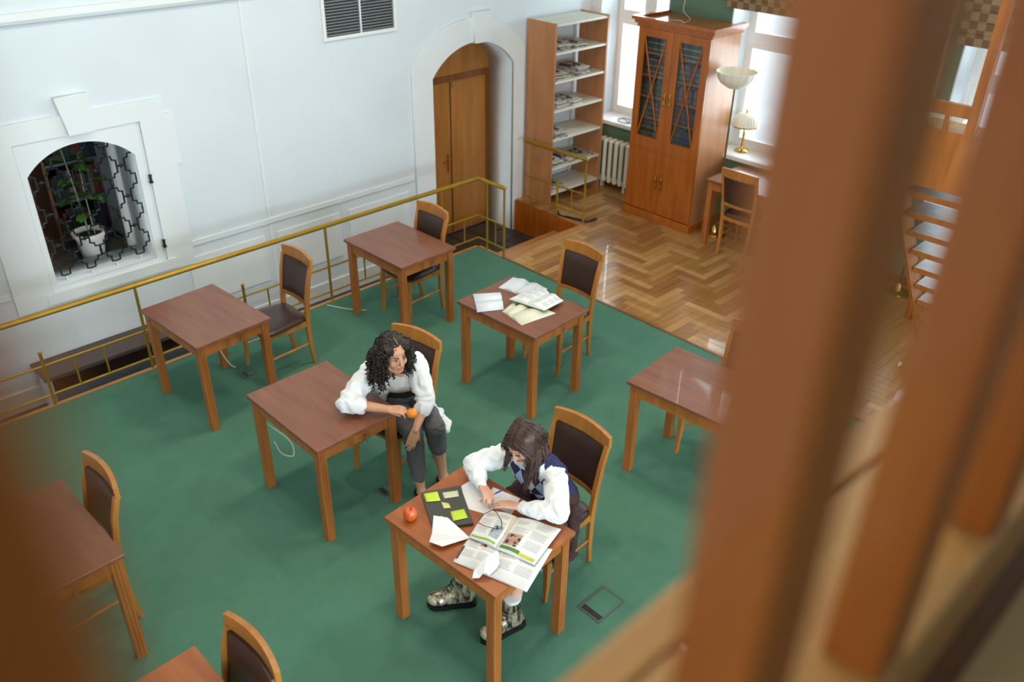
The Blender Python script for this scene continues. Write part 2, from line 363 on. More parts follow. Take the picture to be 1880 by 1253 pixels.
bc2 = copy_tree(bc); bc2.location = (2.48, 8.45, .5); bc2['label'] = 'second dark bookcase behind the niche, partly hidden by the plant leaves'
for bx in (1.75, 2.48):
    for z in (.032, .392, .752, 1.112):
        x = -.25
        while x < .22:
            wdt = random.uniform(.025, .05); h = random.uniform(.2, .3)
            cn, c = random.choice([('slate blue', (40, 50, 66)), ('brick red', (110, 44, 30)), ('pale grey', (110, 104, 94)), ('dark green', (34, 56, 40)), ('olive', (66, 60, 34)), ('navy', (24, 26, 36)), ('dark brown', (30, 26, 26)), ('black', (20, 20, 24))])
            tag(MB().bb(bx+x, bx+x+wdt-.003, 8.33, 8.6, .5008+z, .5+z+h).build('book', mat('nbook_%d_%d_%d' % c, c, .6, var=.1)), '%s book on the %s board of the %s bookcase behind the iron grille' % (cn, {.032: 'lowest', .392: 'second', .752: 'third', 1.112: 'top'}[z], 'left' if bx < 2 else 'right'), 'book', 'books behind the niche grille'); x += wdt
gr = empty('iron_grille', (2.195, 7.27, .6), 0, 'black wrought iron grille of stepped cross shapes filling the arched niche', 'grille')
cw, chh = .2125, .27
def cross(cx, cz):
    a, b = cw/2, chh/2; t = .33
    q = [(0, b), (t*a, b*.97), (t*a, b*.62), (.62*a, b*.55), (.66*a, t*b), (a*.97, t*b), (a, 0)]
    loop = q + [(x, -z) for x, z in reversed(q[:-1])] + [(-x, -z) for x, z in q[1:]] + [(-x, z) for x, z in reversed(q[1:-1])]
    return [(cx+x, 0, cz+z) for x, z in loop]
def inside(x, z): return abs(x) < .43 and .0 < z < .95+.19*(1-(x/.425)**2)
for i in range(4):
    for j in range(5):
        cx, cz = (i-1.5)*cw, .05+chh/2+j*chh
        pts = cross(cx, cz); seg = []; runs = []
        ok = [inside(p[0], p[2]) for p in pts]
        if all(ok): MB().tube(pts, .0085, 6, loop=True).build('bar', M_iron, gr)
        elif any(ok):
            s0 = next(k for k in range(len(pts)) if ok[k] and not ok[k-1]); run = []
            for k in range(len(pts)):
                kk = (s0+k) % len(pts)
                if ok[kk]: run.append(pts[kk])
                elif len(run) > 1: MB().tube(run, .0085, 6).build('bar', M_iron, gr); run = []
                else: run = []
            if len(run) > 1: MB().tube(run, .0085, 6).build('bar', M_iron, gr)
        for dx, dz in ((0, -chh/2), (cw/2, 0)):
            if inside(cx+dx*.95, cz+dz) and not (dz and j == 0): MB().ell((cx+dx, 0, cz+dz), (.013, .012, .019), n=8).build('collar', M_iron, gr)
    MB().tube([((i-1.5)*cw, 0, 0), ((i-1.5)*cw, 0, .045)], .007, 6).build('foot', M_white, gr)
pp = empty('potted_plant', (2.27, 7.74, .5), 0, 'tall green leafy plant in a white pot behind the iron grille', 'plant')
pot = MB().lathe([(.085, 0), (.09, .01), (.125, .25), (.14, .25), (.145, .285), (.13, .285), (.118, .24), (.001, .235)], n=28).build('pot', M_white, pp, True)
MB().lathe([(.117, .235), (.117, .245), (.001, .25)], n=20).build('soil', mat('soil', (50, 38, 30), .95, var=.3, scale=40), pp)
MB().tube([(0, 0, .24), (-.01, 0, .5), (-.03, .01, .8), (-.06, .0, 1.1)], [.009, .008, .007, .004], 7).build('stem', mat('stem', (150, 160, 120), .6, var=.2), pp)
MB().tube([(.05, 0, .24), (.05, .01, .6), (.06, .0, 1.0)], [.007, .006, .004], 7).build('stem', MATS['stem'], pp)
M_leaf = mat('leaf', (92, 150, 52), .45, rgb2=(44, 98, 36), scale=14)
def leaf(base, d, L, wd, parent):
    d = Vector(d).normalized(); sd = d.cross(Vector((0, 0, 1))); sd = sd.normalized() if sd.length > .1 else Vector((1, 0, 0)); nn_ = sd.cross(d)
    rows = []
    for i in range(7):
        t = i/6; ww = wd*math.sin(math.pi*min(1, t*.93+.04))**.8; c = Vector(base)+d*L*t+Vector((0, 0, -.35*L*t*t)); rows.append([c-sd*ww+nn_*ww*.25, c, c+sd*ww+nn_*ww*.25])
    m = MB(); m.rings(rows, closed=False, cap=False); me = m.mesh(True); o = mk('leaf', me, M_leaf, parent); return o
for k in range(26):
    z = random.uniform(.42, 1.18); a = random.uniform(0, 6.28); xs, ys = (random.choice((-.03, .055)), 0)
    leaf((xs+.03*math.cos(a), ys+.03*math.sin(a), z), (math.cos(a), math.sin(a)*.7-.25, .3), random.uniform(.13, .22), random.uniform(.032, .055), pp)

# bench box in the trench
bn = empty('radiator_casing', (2.1, 7.03, LZ), 0, 'low dark brown topped casing along the foot of the white wall', 'casing')
M_brown = mat('dark_brown_board', (84, 66, 60), .4, var=.1, scale=5)
for nm, a, m in (('top_board', (1.39, 2.9, 6.86, YA-.001, -.03, 0), M_brown), ('end_panel', (1.42, 1.45, 6.9, YA-.021, LZ, -.03), M_wallw), ('grille_board', (1.45, 2.9, 6.93, 6.95, -.17, -.03), mat('maroon_shade_board', (52, 32, 28), .6, var=.1)), ('front_panel', (1.45, 2.6, 6.87, 6.9, -.34, -.17), mat('blue_grey_panel', (112, 122, 134), .25, var=.1, scale=3))):  # grille board coloured dark for the shadow under the top board
    off(MB().bb(*a).build(nm, m, bn), bn)

# ------------------------------------------------------------------ brass railings
HR = .775
def railing(name, path, posts, label, loc, short=(), mids=(.36, .1)):
    t = empty(name, loc, 0, label, 'railing')
    def add(nm, pts, r, n=10, sm=True): off(MB().tube(pts, r, n).build(nm, M_brass, t, sm), t)
    for a, b in zip(path, path[1:]):
        add('handrail', [(*a, HR), (*b, HR)], .022, 14)
        for z in mids: add('rail', [(*a, z), (*b, z)], .009)
    for p in path: off(MB().ell((*p, HR), (.0222, .0222, .0222), n=12).build('end_cap', M_brass, t, True), t)
    for p in posts: add('post', [(*p, -.06), (*p, HR)], .0125)
    for p in short: add('baluster', [(*p, mids[1]), (*p, mids[0])], .008)
    return t
ry = CE+.02; px_ = [-.9, 1.37, 1.37, 3.9, 5.40, 5.78]
pst = [(x, ry) for x in (-.05, 2.12, 3.9, 5.30)]+[(5.80, 6.30), (5.80, 6.04)]
rl = railing('stair_railing', [(-2.4, ry), (5.80, ry), (5.80, 6.04)], pst, 'long brass railing along the green carpet edge, turning beside the stair', (3, ry, 0), [(x, ry) for x in (.2, .95, 1.05+.5, 1.78, 2.45, 3.25, 3.55, 4.3, 4.85, 5.6)]+[(5.80, 6.17)])
for x in (1.33, 3.02, 4.62): off(MB().tube([(x, ry, -.06), (x, ry, .47)], .0125, 10).tube([(x, ry, .47), (x, ry, .478)], .017, 10).build('short_post', M_brass, rl, True), rl)
railing('wall_railing', [(7.06, 7.0), (7.10, 6.06)], [(7.065, 6.90), (7.10, 6.07)], 'short brass railing in front of the open newspaper shelf', (7.08, 6.5, 0), [(7.075, 6.68), (7.09, 6.26)], (.36, .1))
off(MB().tube([(7.083, 6.48, -.02), (7.083, 6.48, .42)], .0125, 10).build('short_post', M_brass, bpy.data.objects['wall_railing']), bpy.data.objects['wall_railing'])
tag(MB().spl([(7.1, 6.5, .05), (7.09, 6.42, .0), (7.1, 6.3, -.03+.045), (7.12, 6.18, .02), (7.16, 6.06, .02), (7.3, 6.04, .02)], .014, 8).build('cable', M_black, None, True), 'thick black cable hanging over the stair edge by the short railing', 'cable')

# ------------------------------------------------------------------ tables
TA, TB, TH = .617, .82, .75
def make_table():
    t = empty('reading_table')
    MB().box((0, 0, TH-.0125), (TA, TB, .025), bevel=.003).build('tabletop', M_top, t)
    g = .03
    for sx in (-1, 1):
        for sy in (-1, 1):
            lw = .055; pts = []
            # square leg with two shallow grooves on each outer face
            prof = [(-.5, -.5), (-.2, -.5), (-.17, -.44), (-.14, -.5), (.14, -.5), (.17, -.44), (.2, -.5), (.5, -.5), (.5, -.2), (.44, -.17), (.5, -.14), (.5, .14), (.44, .17), (.5, .2), (.5, .5), (-.5, .5)]
            c = (sx*(TA/2-.045), -sy*(TB/2-.05)*-1)
            p3 = [(c[0]+sx*a*lw*1, c[1]-sy*b*lw, 0) for a, b in prof]
            lg = MB().prism(p3, (0, 0, TH-.025)).build('leg', M_leg, t)
    for sy in (-1, 1): MB().bb(-TA/2+.07, TA/2-.07, sy*(TB/2-.045)-.011, sy*(TB/2-.045)+.011, TH-.115, TH-.025).build('apron', M_leg, t)
    for sx in (-1, 1): MB().bb(sx*(TA/2-.04)-.011, sx*(TA/2-.04)+.011, -TB/2+.075, TB/2-.075, TH-.115, TH-.025).build('apron', M_leg, t)
    MB().tube([(.05, -TB/2+.03, TH-.07), (.05, -TB/2+.01, TH-.075), (.05, -TB/2+.005, TH-.10), (.055, -TB/2+.012, TH-.12), (.06, -TB/2+.022, TH-.105)], .004, 6).build('hook', M_steel, t)
    return t
tab = make_table()
TABLES = [(2.33, 5.68, 3.4, 'empty reading table standing next to the brass railing below the niche'), (4.204, 5.722, 1.1, 'empty reading table in the far corner with a chair pushed under it'),
 (4.191, 4.154, 2.7, 'reading table with open books lying on it'), (2.319, 4.085, .25, 'reading table the curly-haired woman leans her arm on'), (2.296, 2.561, 3.46, 'reading table covered with magazines where the girl writes'),
 (4.29, 2.525, 4.2, 'scratched reading table half hidden behind the wide gallery baluster'), (.53, 4.03, 1.0, 'reading table at the left edge behind the dark newel post'), (.535, 2.44, 1.0, 'orange toned reading table cut off by the bottom edge')]
for i, (x, y, a, lb) in enumerate(TABLES):
    t = tab if i == 0 else copy_tree(tab)
    t.location = (x, y, 0); t.rotation_euler = (0, 0, R(a)); tag(t, lb, 'table', 'reading tables on the green carpet')
    if i in (4, 7):
        for c in t.children:
            if c.name.startswith('tabletop'): c.data = c.data.copy(); c.data.materials.clear(); c.data.materials.append(M_topo)

# ------------------------------------------------------------------ chairs (front towards -x)
def bow(y, amp, hw): return amp*(1-(y/hw)**2)
def make_chair():
    t = empty('reading_chair')
    for sy in (-1, 1):
        MB().vsweep([(-.195, sy*.19, .44, .036, .036), (-.205, sy*.195, .3, .036, .036), (-.205, sy*.197, .15, .030, .030), (-.215, sy*.198, .0, .022, .022)]).build('front_leg', M_chair, t)
        MB().vsweep([(.225, sy*.155, 0, .024, .022), (.20, sy*.165, .15, .03, .026), (.185, sy*.175, .32, .036, .028), (.183, sy*.182, .46, .038, .028), (.195, sy*.19, .62, .036, .028), (.22, sy*.196, .78, .032, .028), (.255, sy*.20, .905, .03, .026)]).build('rear_leg', M_chair, t)
        MB().tube([(-.2, sy*.195, .21), (.195, sy*.168, .21)], .0095, 8).build('stretcher', M_chair, t)
        MB().bb(-.18, .17, sy*.18-.01, sy*.18+.01, .385, .435).build('seat_rail', M_chair, t)
    MB().bb(-.21, -.185, -.18, .18, .385, .435).build('seat_rail', M_chair, t); MB().bb(.165, .19, -.17, .17, .385, .435).build('seat_rail', M_chair, t)
    ys = [-.214+.428*i/12 for i in range(13)]
    MB().ysweep([(.26+bow(y, .03, .214), y, .935-.006*abs(y)/.2, .026, .098-.02*(y/.214)**2) for y in ys]).build('crest_rail', M_chair, t, True)
    yb = [-.175+.35*i/10 for i in range(11)]
    MB().ysweep([(.195+bow(y, .022, .175), y, .575, .022, .035) for y in yb]).build('lower_rail', M_chair, t, True)
    rows = []
    for i in range(9):
        z = .59+.295*i/8; x = .196+(z-.575)*.17; k = i/8; hw = .174+.010*k
        front = [(x+bow(y*hw, .024, hw)-.012-.012*(1-y**4)*(1-(2*k-1)**6), y*hw, z) for y in [-1+2*j/10 for j in range(11)]]
        back = [(x+bow(y*hw, .024, hw)+.010, y*hw, z) for y in [1-2*j/10 for j in range(11)]]
        rows.append(front+back)
    MB().rings(rows).build('back_pad', M_leather, t, True)
    def seat(z, s, out=0):
        pts = []
        for k in range(40):
            a = 2*math.pi*k/40; c, s_ = math.cos(a), math.sin(a); e = .32
            x = .21*s*abs(c)**e*(1 if c > 0 else -1); y = abs(s_)**e*(1 if s_ > 0 else -1)*s*(.205-.025*(x/.21))
            pts.append((x-.012-(.015 if c < 0 else 0)*abs(c)*(1-(y/.22)**2), y, z))
        return pts
    MB().rings([seat(.425, .96), seat(.435, 1.02), seat(.455, 1.02), seat(.468, .97), seat(.477, .8), seat(.48, .45), seat(.48, .05)]).build('seat', M_leather, t, True)
    return t
ch = make_chair()
CH = [(2.94, 5.755, 0, 'brown leather chair with its seat beside the table below the niche'), (4.37, 5.765, 0, 'brown leather chair pushed under the far corner table'), (4.735, 4.245, 0, 'brown leather chair behind the table with open books'),
 (2.84, 4.03, 11, 'brown leather chair the curly-haired woman sits on'), (2.895, 2.61, 0, 'brown leather chair the girl in the argyle vest sits on'), (4.595, 2.52, -6, 'chair under the scratched table, mostly hidden by the gallery baluster'),
 (.69, 4.085, 0, 'honey coloured chair at the left table beside the newel post'), (.70, 2.52, 0, 'honey coloured chair at the bottom edge by the orange table')]
for i, (x, y, a, lb) in enumerate(CH):
    t = ch if i == 0 else copy_tree(ch)
    t.location = (x, y, 0); t.rotation_euler = (0, 0, R(a)); tag(t, lb, 'chair', 'reading chairs')
# floor boxes and small cables
for x, y, w_, d_, lb in ((2.905, 2.165, .235, .165, 'square floor socket lid set in the carpet near the girl chair'), (2.66, 5.83, .12, .1, 'small metal floor socket under the table below the niche'), (2.62, 3.86, .14, .1, 'floor socket in the carpet under the woman\'s table leg')):
    t = empty('floor_socket', (x, y, 0), 0, lb, 'floor socket')
    f = MB()
    for a in ((-w_/2, w_/2, -d_/2, -d_/2+.012), (-w_/2, w_/2, d_/2-.012, d_/2), (-w_/2, -w_/2+.012, -d_/2+.012, d_/2-.012), (w_/2-.012, w_/2, -d_/2+.012, d_/2-.012)): f.bb(*a, 0, .005)
    f.build('frame', mat('grey_metal', (92, 96, 92), .45, metal=.4, var=.1), t)
    MB().bb(-w_/2+.012, w_/2-.012, -d_/2+.012, d_/2-.012, 0, .0035).build('carpet_lid', M_carpet, t)
    MB().bb(-w_/2+.014, -w_/2+.048, -d_/2+.014, d_/2-.014, .003, .006).build('cable_flap', M_black, t)
M_cable = mat('white_cable', (222, 222, 210), .5, var=.03)
for pts, lb in (([(2.06, 4.3, .45), (2.12, 4.34, .3), (2.2, 4.34, .24), (2.22, 4.4, .32), (2.1, 4.45, .5)], 'white cable looping down behind the woman\'s table leg'), ([(2.55, 5.95, .5), (2.52, 5.98, .25), (2.58, 5.98, .06), (2.62, 5.97, .012)], 'white cable hanging under the table below the niche'), ([(4.02, 6.05, .006), (3.9, 6.2, .006), (3.8, 6.38, .012)], 'white cable lying on the carpet beside the brass railing')):
    tag(MB().spl(pts, .005, 6).build('cable', M_cable, None, True), lb, 'cable')

# ------------------------------------------------------------------ pixel to point on a level (photograph frame 1880 x 1253)
FPX = 30.28/36*1880
def at(px, py, z):
    d = rt*((px-940)/FPX)+up*(-(py-626.5)/FPX)+fw; t = (z-CAM.z)/d.z; return CAM+d*t

# ------------------------------------------------------------------ newspaper shelf
sh = empty('newspaper_shelf', (7.67, 6.97, 0), 0, 'tall open beech shelf with cream boards holding newspapers', 'shelf')
SX0, SX1, SY0, SY1 = 7.22, 8.13, 6.73, 7.17
for x in (SX0, SX1-.025): off(MB().bb(x, x+.025, SY0, SY1, 0, 2.11).build('side_panel', M_beech, sh), sh)
SZ = [.13, .44, .79, 1.13, 1.46, 1.78, 2.085]
for z in SZ:
    for y0, y1 in ((SY0+.01, SY0+.215), (SY0+.225, SY1-.01)): off(MB().bb(SX0+.026, SX1-.026, y0, y1, z-.012, z+.012).build('shelf_board', M_shelfw, sh), sh)
for x in (SX0+.04, SX1-.1): off(MB().bb(x, x+.025, SY1-.005, SY1+.01, 0, 2.1).build('back_post', M_shelfw, sh), sh)
def newsprint(name, base, ink, sc):
    m = bpy.data.materials.new(name); m.use_nodes = True; nt = m.node_tree; b = nt.nodes['Principled BSDF']; b.inputs['Roughness'].default_value = .8
    tc = nt.nodes.new('ShaderNodeTexCoord'); v = nt.nodes.new('ShaderNodeTexVoronoi'); v.distance = 'CHEBYCHEV'; v.inputs['Scale'].default_value = sc; nt.links.new(tc.outputs['Object'], v.inputs[0])
    r = nt.nodes.new('ShaderNodeValToRGB'); r.color_ramp.interpolation = 'CONSTANT'; nt.links.new(v.outputs['Color'], r.inputs[0])
    r.color_ramp.elements[0].color = (*lin(ink), 1); r.color_ramp.elements[1].position = .32; r.color_ramp.elements[1].color = (*lin(base), 1)
    e = r.color_ramp.elements.new(.7); e.color = (*[x*.8 for x in lin(base)], 1)
    nt.links.new(r.outputs[0], b.inputs['Base Color']); return m
NEWS = [newsprint('newsprint_a', (205, 200, 190), (70, 66, 66), 22), newsprint('newsprint_b', (196, 190, 176), (96, 60, 56), 16), newsprint('newsprint_c', (180, 178, 174), (50, 54, 66), 26)]
def newspaper(x, y, z, a, wx, wy, h, lb, m):
    rows = []
    for i in range(7):
        u = -1+2*i/6; s = wy/2*(1+.04*random.uniform(-1, 1)); dz = .012*math.sin(3*u+random.random())**2
        rows.append([(u*wx/2, -s, 0), (u*wx/2, s, 0), (u*wx/2, s, h+dz*.3), (u*wx/2, 0, h+dz), (u*wx/2, -s, h*.8+dz*.2)])
    o = MB().rings(rows).build('newspaper', m); o.location = (x, y, z); o.rotation_euler = (0, 0, a)
    return tag(o, lb, 'newspaper', 'newspapers on the open shelf')
names = ['lowest', 'second lowest', 'third', 'fourth', 'fifth', 'sixth']
for i, z in enumerate(SZ[:6]):
    spots = {0: [(7.45, 2)], 1: [(7.39, 3), (7.67, 2), (7.95, 1)], 2: [(7.42, 3)], 3: [(7.42, 3), (7.70, 2)], 4: [(7.42, 3), (7.78, 4)], 5: [(7.42, 3), (7.70, 2)]}[i]
    for q, (x, n) in enumerate(spots):
        zz = z+.0125
        for k in range(n):
            h = random.uniform(.008, .02)
            newspaper(x+random.uniform(-.008, .008), 6.93+random.uniform(-.03, .02), zz, random.uniform(-.14, .14), .215, .31, h, '%s folded newspaper in the %s pile on the %s shelf board' % ('topmost' if k == n-1 else ['bottom', 'second from bottom', 'third from bottom'][k], ['left', 'middle', 'right'][q], names[i]), random.choice(NEWS)); zz += h+.0125

# ------------------------------------------------------------------ glazed bookcase
CY0, CY1, CX0, CX1 = 5.09, 6.02, 7.78, 8.33
cb = empty('glazed_bookcase', ((CX0+CX1)/2, (CY0+CY1)/2, 0), 0, 'tall wooden bookcase with two glazed doors above and panel doors below', 'bookcase')
def cbp(name, mb, m=M_cab, parent=None, sm=False):
    o = mb.build(name, m, parent or cb, sm)
    return o if parent else off(o, cb)
cbp('plinth', MB().bb(CX0-.02, CX1, CY0-.02, CY1+.02, 0, .09, bevel=.006))
for y in (CY0, CY1-.025): cbp('side_panel', MB().bb(CX0+.022, CX1, y, y+.025, .09, 2.13), M_beech if y == CY0 else M_cab)
cbp('back_panel', MB().bb(CX1-.012, CX1, CY0+.026, CY1-.026, .09, 2.13)); cbp('top_panel', MB().bb(CX0+.022, CX1, CY0, CY1, 2.13, 2.15))
cbp('cornice', MB().bb(CX0-.01, CX1, CY0-.02, CY1+.02, 2.13, 2.165).bb(CX0-.03, CX1, CY0-.045, CY1+.045, 2.1651, 2.20).bb(CX0-.055, CX0, CY0-.07, CY1+.07, 2.2001, 2.235).bb(CX0+.0001, CX1, CY0-.07, CY0, 2.2001, 2.235).bb(CX0+.0001, CX1, CY1, CY1+.07, 2.2001, 2.235))
BZ = [.95, 1.17, 1.4, 1.63, 1.87]
for z in BZ: cbp('shelf', MB().bb(CX0+.05, CX1-.013, CY0+.027, CY1-.027, z-.018, z), M_beech)
cm = (CY0+CY1)/2
for y0, y1, s in ((CY0+.001, cm-.002, 1), (cm+.002, CY1-.001, -1)):
    d = cbp('lower_door', MB().bb(CX0, CX0+.02, y0, y1, .10, .80).bb(CX0-.004, CX0-.0001, y0+.07, y1-.07, .17, .73, bevel=.003))
    hy = (y1-.035) if s == 1 else (y0+.035)
    cbp('handle', MB().spl([(CX0-.004, hy, .40), (CX0-.025, hy, .42), (CX0-.02, hy, .47), (CX0-.025, hy, .52), (CX0-.004, hy, .54)], .006, 6).bb(CX0-.004, CX0, hy-.012, hy+.012, .385, .555), M_gold, d)
    z0, z1, fw_ = .83, 2.125, .085
    d = cbp('glazed_door', MB().bb(CX0, CX0+.02, y0, y1, z0, z0+.13).bb(CX0, CX0+.02, y0, y1, z1-fw_, z1).bb(CX0, CX0+.02, y0, y0+fw_, z0+.13, z1-fw_).bb(CX0, CX0+.02, y1-fw_, y1, z0+.13, z1-fw_))
    g = (y0+fw_, y1-fw_, z0+.13, z1-fw_)
    cbp('pane', MB().bb(CX0+.009, CX0+.012, *g), M_glass, d)
    for q in (0, 1):
        a = (CX0+.004, g[0], g[2] if q else g[3]); b = (CX0+.004, g[1], g[3] if q else g[2]); mid = (CX0+.004, (g[0]+g[1])/2, (g[2]+g[3])/2)
        cbp('muntin', MB().tube([a, b], .009, 6), M_cab, d)
    cbp('rosette', MB().ell((CX0+.002, (g[0]+g[1])/2, (g[2]+g[3])/2), (.012, .02, .02), n=10), M_cab, d)
    cbp('handle', MB().spl([(CX0-.003, hy, 1.34), (CX0-.025, hy, 1.36), (CX0-.02, hy, 1.41), (CX0-.025, hy, 1.46), (CX0-.003, hy, 1.48)], .006, 6).bb(CX0-.004, CX0, hy-.012, hy+.012, 1.33, 1.49), M_gold, d)
cbp('middle_rail', MB().bb(CX0, CX0+.022, CY0, CY1, .802, .828))
def spine(name, rgb, band):
    m = bpy.data.materials.new(name); m.use_nodes = True; nt = m.node_tree; b = nt.nodes['Principled BSDF']; b.inputs['Roughness'].default_value = .5
    tc = nt.nodes.new('ShaderNodeTexCoord'); wv = nt.nodes.new('ShaderNodeTexWave'); wv.bands_direction = 'Z'; wv.inputs['Scale'].default_value = 5; nt.links.new(tc.outputs['Object'], wv.inputs[0])
    r = nt.nodes.new('ShaderNodeValToRGB'); nt.links.new(wv.outputs[0], r.inputs[0]); r.color_ramp.elements[0].position = .90; r.color_ramp.elements[0].color = (*lin(rgb), 1); r.color_ramp.elements[1].position = .96; r.color_ramp.elements[1].color = (*lin(band), 1)
    nt.links.new(r.outputs[0], b.inputs['Base Color']); return m
SP = {'teal': spine('spine_teal', (40, 72, 76), (190, 180, 140)), 'black': spine('spine_black', (34, 36, 40), (150, 140, 110)), 'navy': spine('spine_navy', (44, 52, 100), (80, 90, 150)), 'plum': spine('spine_plum', (112, 56, 84), (150, 90, 110)), 'blue': spine('spine_blue', (40, 112, 150), (180, 190, 150)), 'green': spine('spine_green', (46, 80, 62), (90, 120, 90)), 'rose': spine('spine_rose', (170, 100, 106), (200, 150, 150))}
SP['pine'] = spine('spine_pine', (28, 54, 56), (170, 160, 120)); SP['slate'] = spine('spine_slate', (58, 88, 96), (200, 192, 160))
plan = {4: (('teal', 'pine', 'slate'), ('teal', 'pine', 'slate')), 3: (('black', 'teal', 'pine'), ('navy', 'plum', 'blue')), 2: (('green', 'black'), ('navy', 'rose')), 1: (('black', 'green'), ('navy', 'plum')), 0: (('black',), ('green', 'navy'))}
for zi, (lf, rg) in plan.items():
    for cols, ya, yb, side in ((lf, cm+.02, CY1-.04, 'left'), (rg, CY0+.04, cm-.02, 'right')):
        y = ya
        while y < yb-.03:
            wd = random.uniform(.026, .034) if zi > 2 else random.uniform(.022, .045); h = .185 if zi == 4 else random.uniform(.14, .18); c = random.choice(cols)
            o = MB().bb(0, .17, 0, wd-.005, 0, h, bevel=.005).build('book', SP[c]); o.location = (CX0+.08, y, BZ[zi]+.0005); y += wd
            tag(o, '%s bound book behind the %s glass door, %s shelf of the bookcase' % (c, side, ['lowest', 'second', 'third', 'fourth', 'top'][zi]), 'book', 'books in the glazed bookcase, %s side shelf %s' % (side, ['one', 'two', 'three', 'four', 'five'][zi]))
tag(MB().spl([(7.95, 5.75, 2.206), (8.0, 5.65, 2.208), (7.92, 5.55, 2.210), (8.1, 5.6, 2.218), (8.25, 5.8, 2.26), (8.33, 5.85, 2.36), (8.342, 5.85, 2.6)], .004, 6).build('cable', M_cable), 'thin pale cable lying on top of the glazed bookcase', 'cable')
# radiator
ra = empty('radiator', (8.24, 6.58, 0), 0, 'cream cast iron column radiator below the window', 'radiator')
for k in range(6):
    y = -.23+k*.09
    MB().spl([(-.05, y, .1), (-.055, y, .16), (-.055, y, .56), (-.05, y, .62)], .026, 10, 3).spl([(.04, y, .1), (.045, y, .16), (.045, y, .56), (.04, y, .62)], .026, 10, 3).cap((-.05, y, .61), (.04, y, .61), .03, .03).cap((-.05, y, .11), (.04, y, .11), .03, .03).build('column', M_cream, ra, True)
MB().tube([(0, -.3, .12), (0, .28, .12)], .014, 8).tube([(0, -.3, .60), (0, .28, .60)], .014, 8).build('pipe', M_cream, ra); MB().bb(-.03, .03, -.2, -.17, 0, .09).bb(-.03, .03, .17, .2, 0, .09).build('foot', M_cream, ra)
tag(MB().spl([(8.45, 6.75, .832), (8.5, 6.6, .84), (8.4, 6.55, .832), (8.48, 6.68, .845), (8.38, 6.7, .832), (8.36, 6.55, .832), (8.46, 6.45, .84)], .004, 6).build('cable', M_black, None, True), 'tangled thin dark cable on the window sill above the radiator', 'cable')
# floor lamps
def floor_lamp(loc, lb):
    t = empty('floor_lamp', loc, 0, lb, 'lamp')
    MB().lathe([(.13, 0), (.13, .015), (.10, .03), (.04, .04), (.025, .10), (.012, .12)], n=28).build('base', M_gold, t, True)
    MB().lathe([(.011, .12), (.011, 1.64)], n=12).build('pole', mat('aged_brass', (120, 104, 66), .35, metal=.8, var=.1), t, True); MB().ell((0, 0, .66), (.024, .024, .03), n=12).build('knuckle', M_gold, t, True)
    MB().rings([[(r*(1+.02*math.cos(16*a))*math.cos(a), r*(1+.02*math.cos(16*a))*math.sin(a), z+.004*math.cos(16*a)*(r/.21)**6) for a in [2*math.pi*k/64 for k in range(64)]] for r, z in [(.02, 1.64), (.08, 1.655), (.15, 1.70), (.195, 1.76), (.212, 1.82), (.206, 1.82), (.188, 1.765), (.145, 1.71), (.08, 1.668), (.02, 1.655)]]).build('bowl_shade', M_glassw, t, True)
    return t
floor_lamp((7.98, 4.866, 0), 'brass floor lamp with scalloped glass bowl beside the glazed bookcase'); floor_lamp((8.12, 2.78, 0), 'brass floor lamp by the far window seen between the balusters')
tl_ = empty('table_lamp', (8.53, 5.0, WZ0+.005), 0, 'brass table lamp with ribbed white glass dome on the window sill', 'lamp')
MB().lathe([(.085, 0), (.085, .008), (.07, .018), (.03, .022), (.016, .05), (.02, .08), (.014, .1), (.014, .2), (.018, .21), (.009, .23), (.009, .30)], n=24).build('base', M_gold, tl_, True)
MB().lathe([(.150, .285), (.156, .29), (.156, .30), (.150, .30)], n=40).build('rim', M_gold, tl_, True)
MB().rings([[(r*(1+.02*math.cos(24*a))*math.cos(a), r*(1+.02*math.cos(24*a))*math.sin(a), z) for a in [2*math.pi*k/96 for k in range(96)]] for r, z in [(.15, .295), (.146, .34), (.125, .39), (.085, .425), (.03, .44)]]).build('dome_shade', M_glassw, tl_, True)
MB().lathe([(.02, .44), (.012, .45), (.014, .462), (.004, .48)], n=12).build('finial', M_gold, tl_, True)
for y, lb in ((4.44, 'orange wooden desk under the lamp window beside the glazed bookcase'), (2.12, 'wooden desk by the far window seen between the balusters')):
    t = copy_tree(tab); t.location = (7.955, y, 0); t.rotation_euler = (0, 0, R(180)); tag(t, lb, 'table')
t = copy_tree(ch); t.location = (7.80, 4.39, 0); t.rotation_euler = (0, 0, R(180)); tag(t, 'chair drawn up to the desk under the lamp window', 'chair')

# ------------------------------------------------------------------ pendant lamps added out of view to light carpet and balusters
M_glow = bpy.data.materials.new('added_lamp_glow'); M_glow.use_nodes = True; _b = M_glow.node_tree.nodes['Principled BSDF']; _b.inputs['Emission Color'].default_value = (1, .82, .58, 1); _b.inputs['Emission Strength'].default_value = 3
def pendant(x, y, power, lb, zl=LZP):  # one added lamp hung out of view as warm fill
    t = empty('added_lamp', (x, y, ZT), 0, lb, 'lamp')
    MB().lathe([(.06, 0), (.06, -.03), (.012, -.04), (.008, -.05), (.008, zl-ZT+.2)], n=16).build('rod', M_gold, t, True)
    MB().lathe([(.03, zl-ZT+.2), (.16, zl-ZT+.15), (.24, zl-ZT+.04), (.23, zl-ZT+.04), (.15, zl-ZT+.14), (.02, zl-ZT+.19)], n=28).build('shade', M_glassw, t, True)
    MB().ell((0, 0, zl-ZT+.10), (.06, .06, .06), n=14).build('bulb', M_glow, t, True)
    l = bpy.data.lights.new('added_lamp_light', 'AREA'); l.shape = 'DISK'; l.size = .4; l.energy = power; l.color = (1, .86, .68)
    o = bpy.data.objects.new('added_lamp_light', l); COL.objects.link(o); o.parent = t; o.location = (0, 0, zl-ZT+.03)
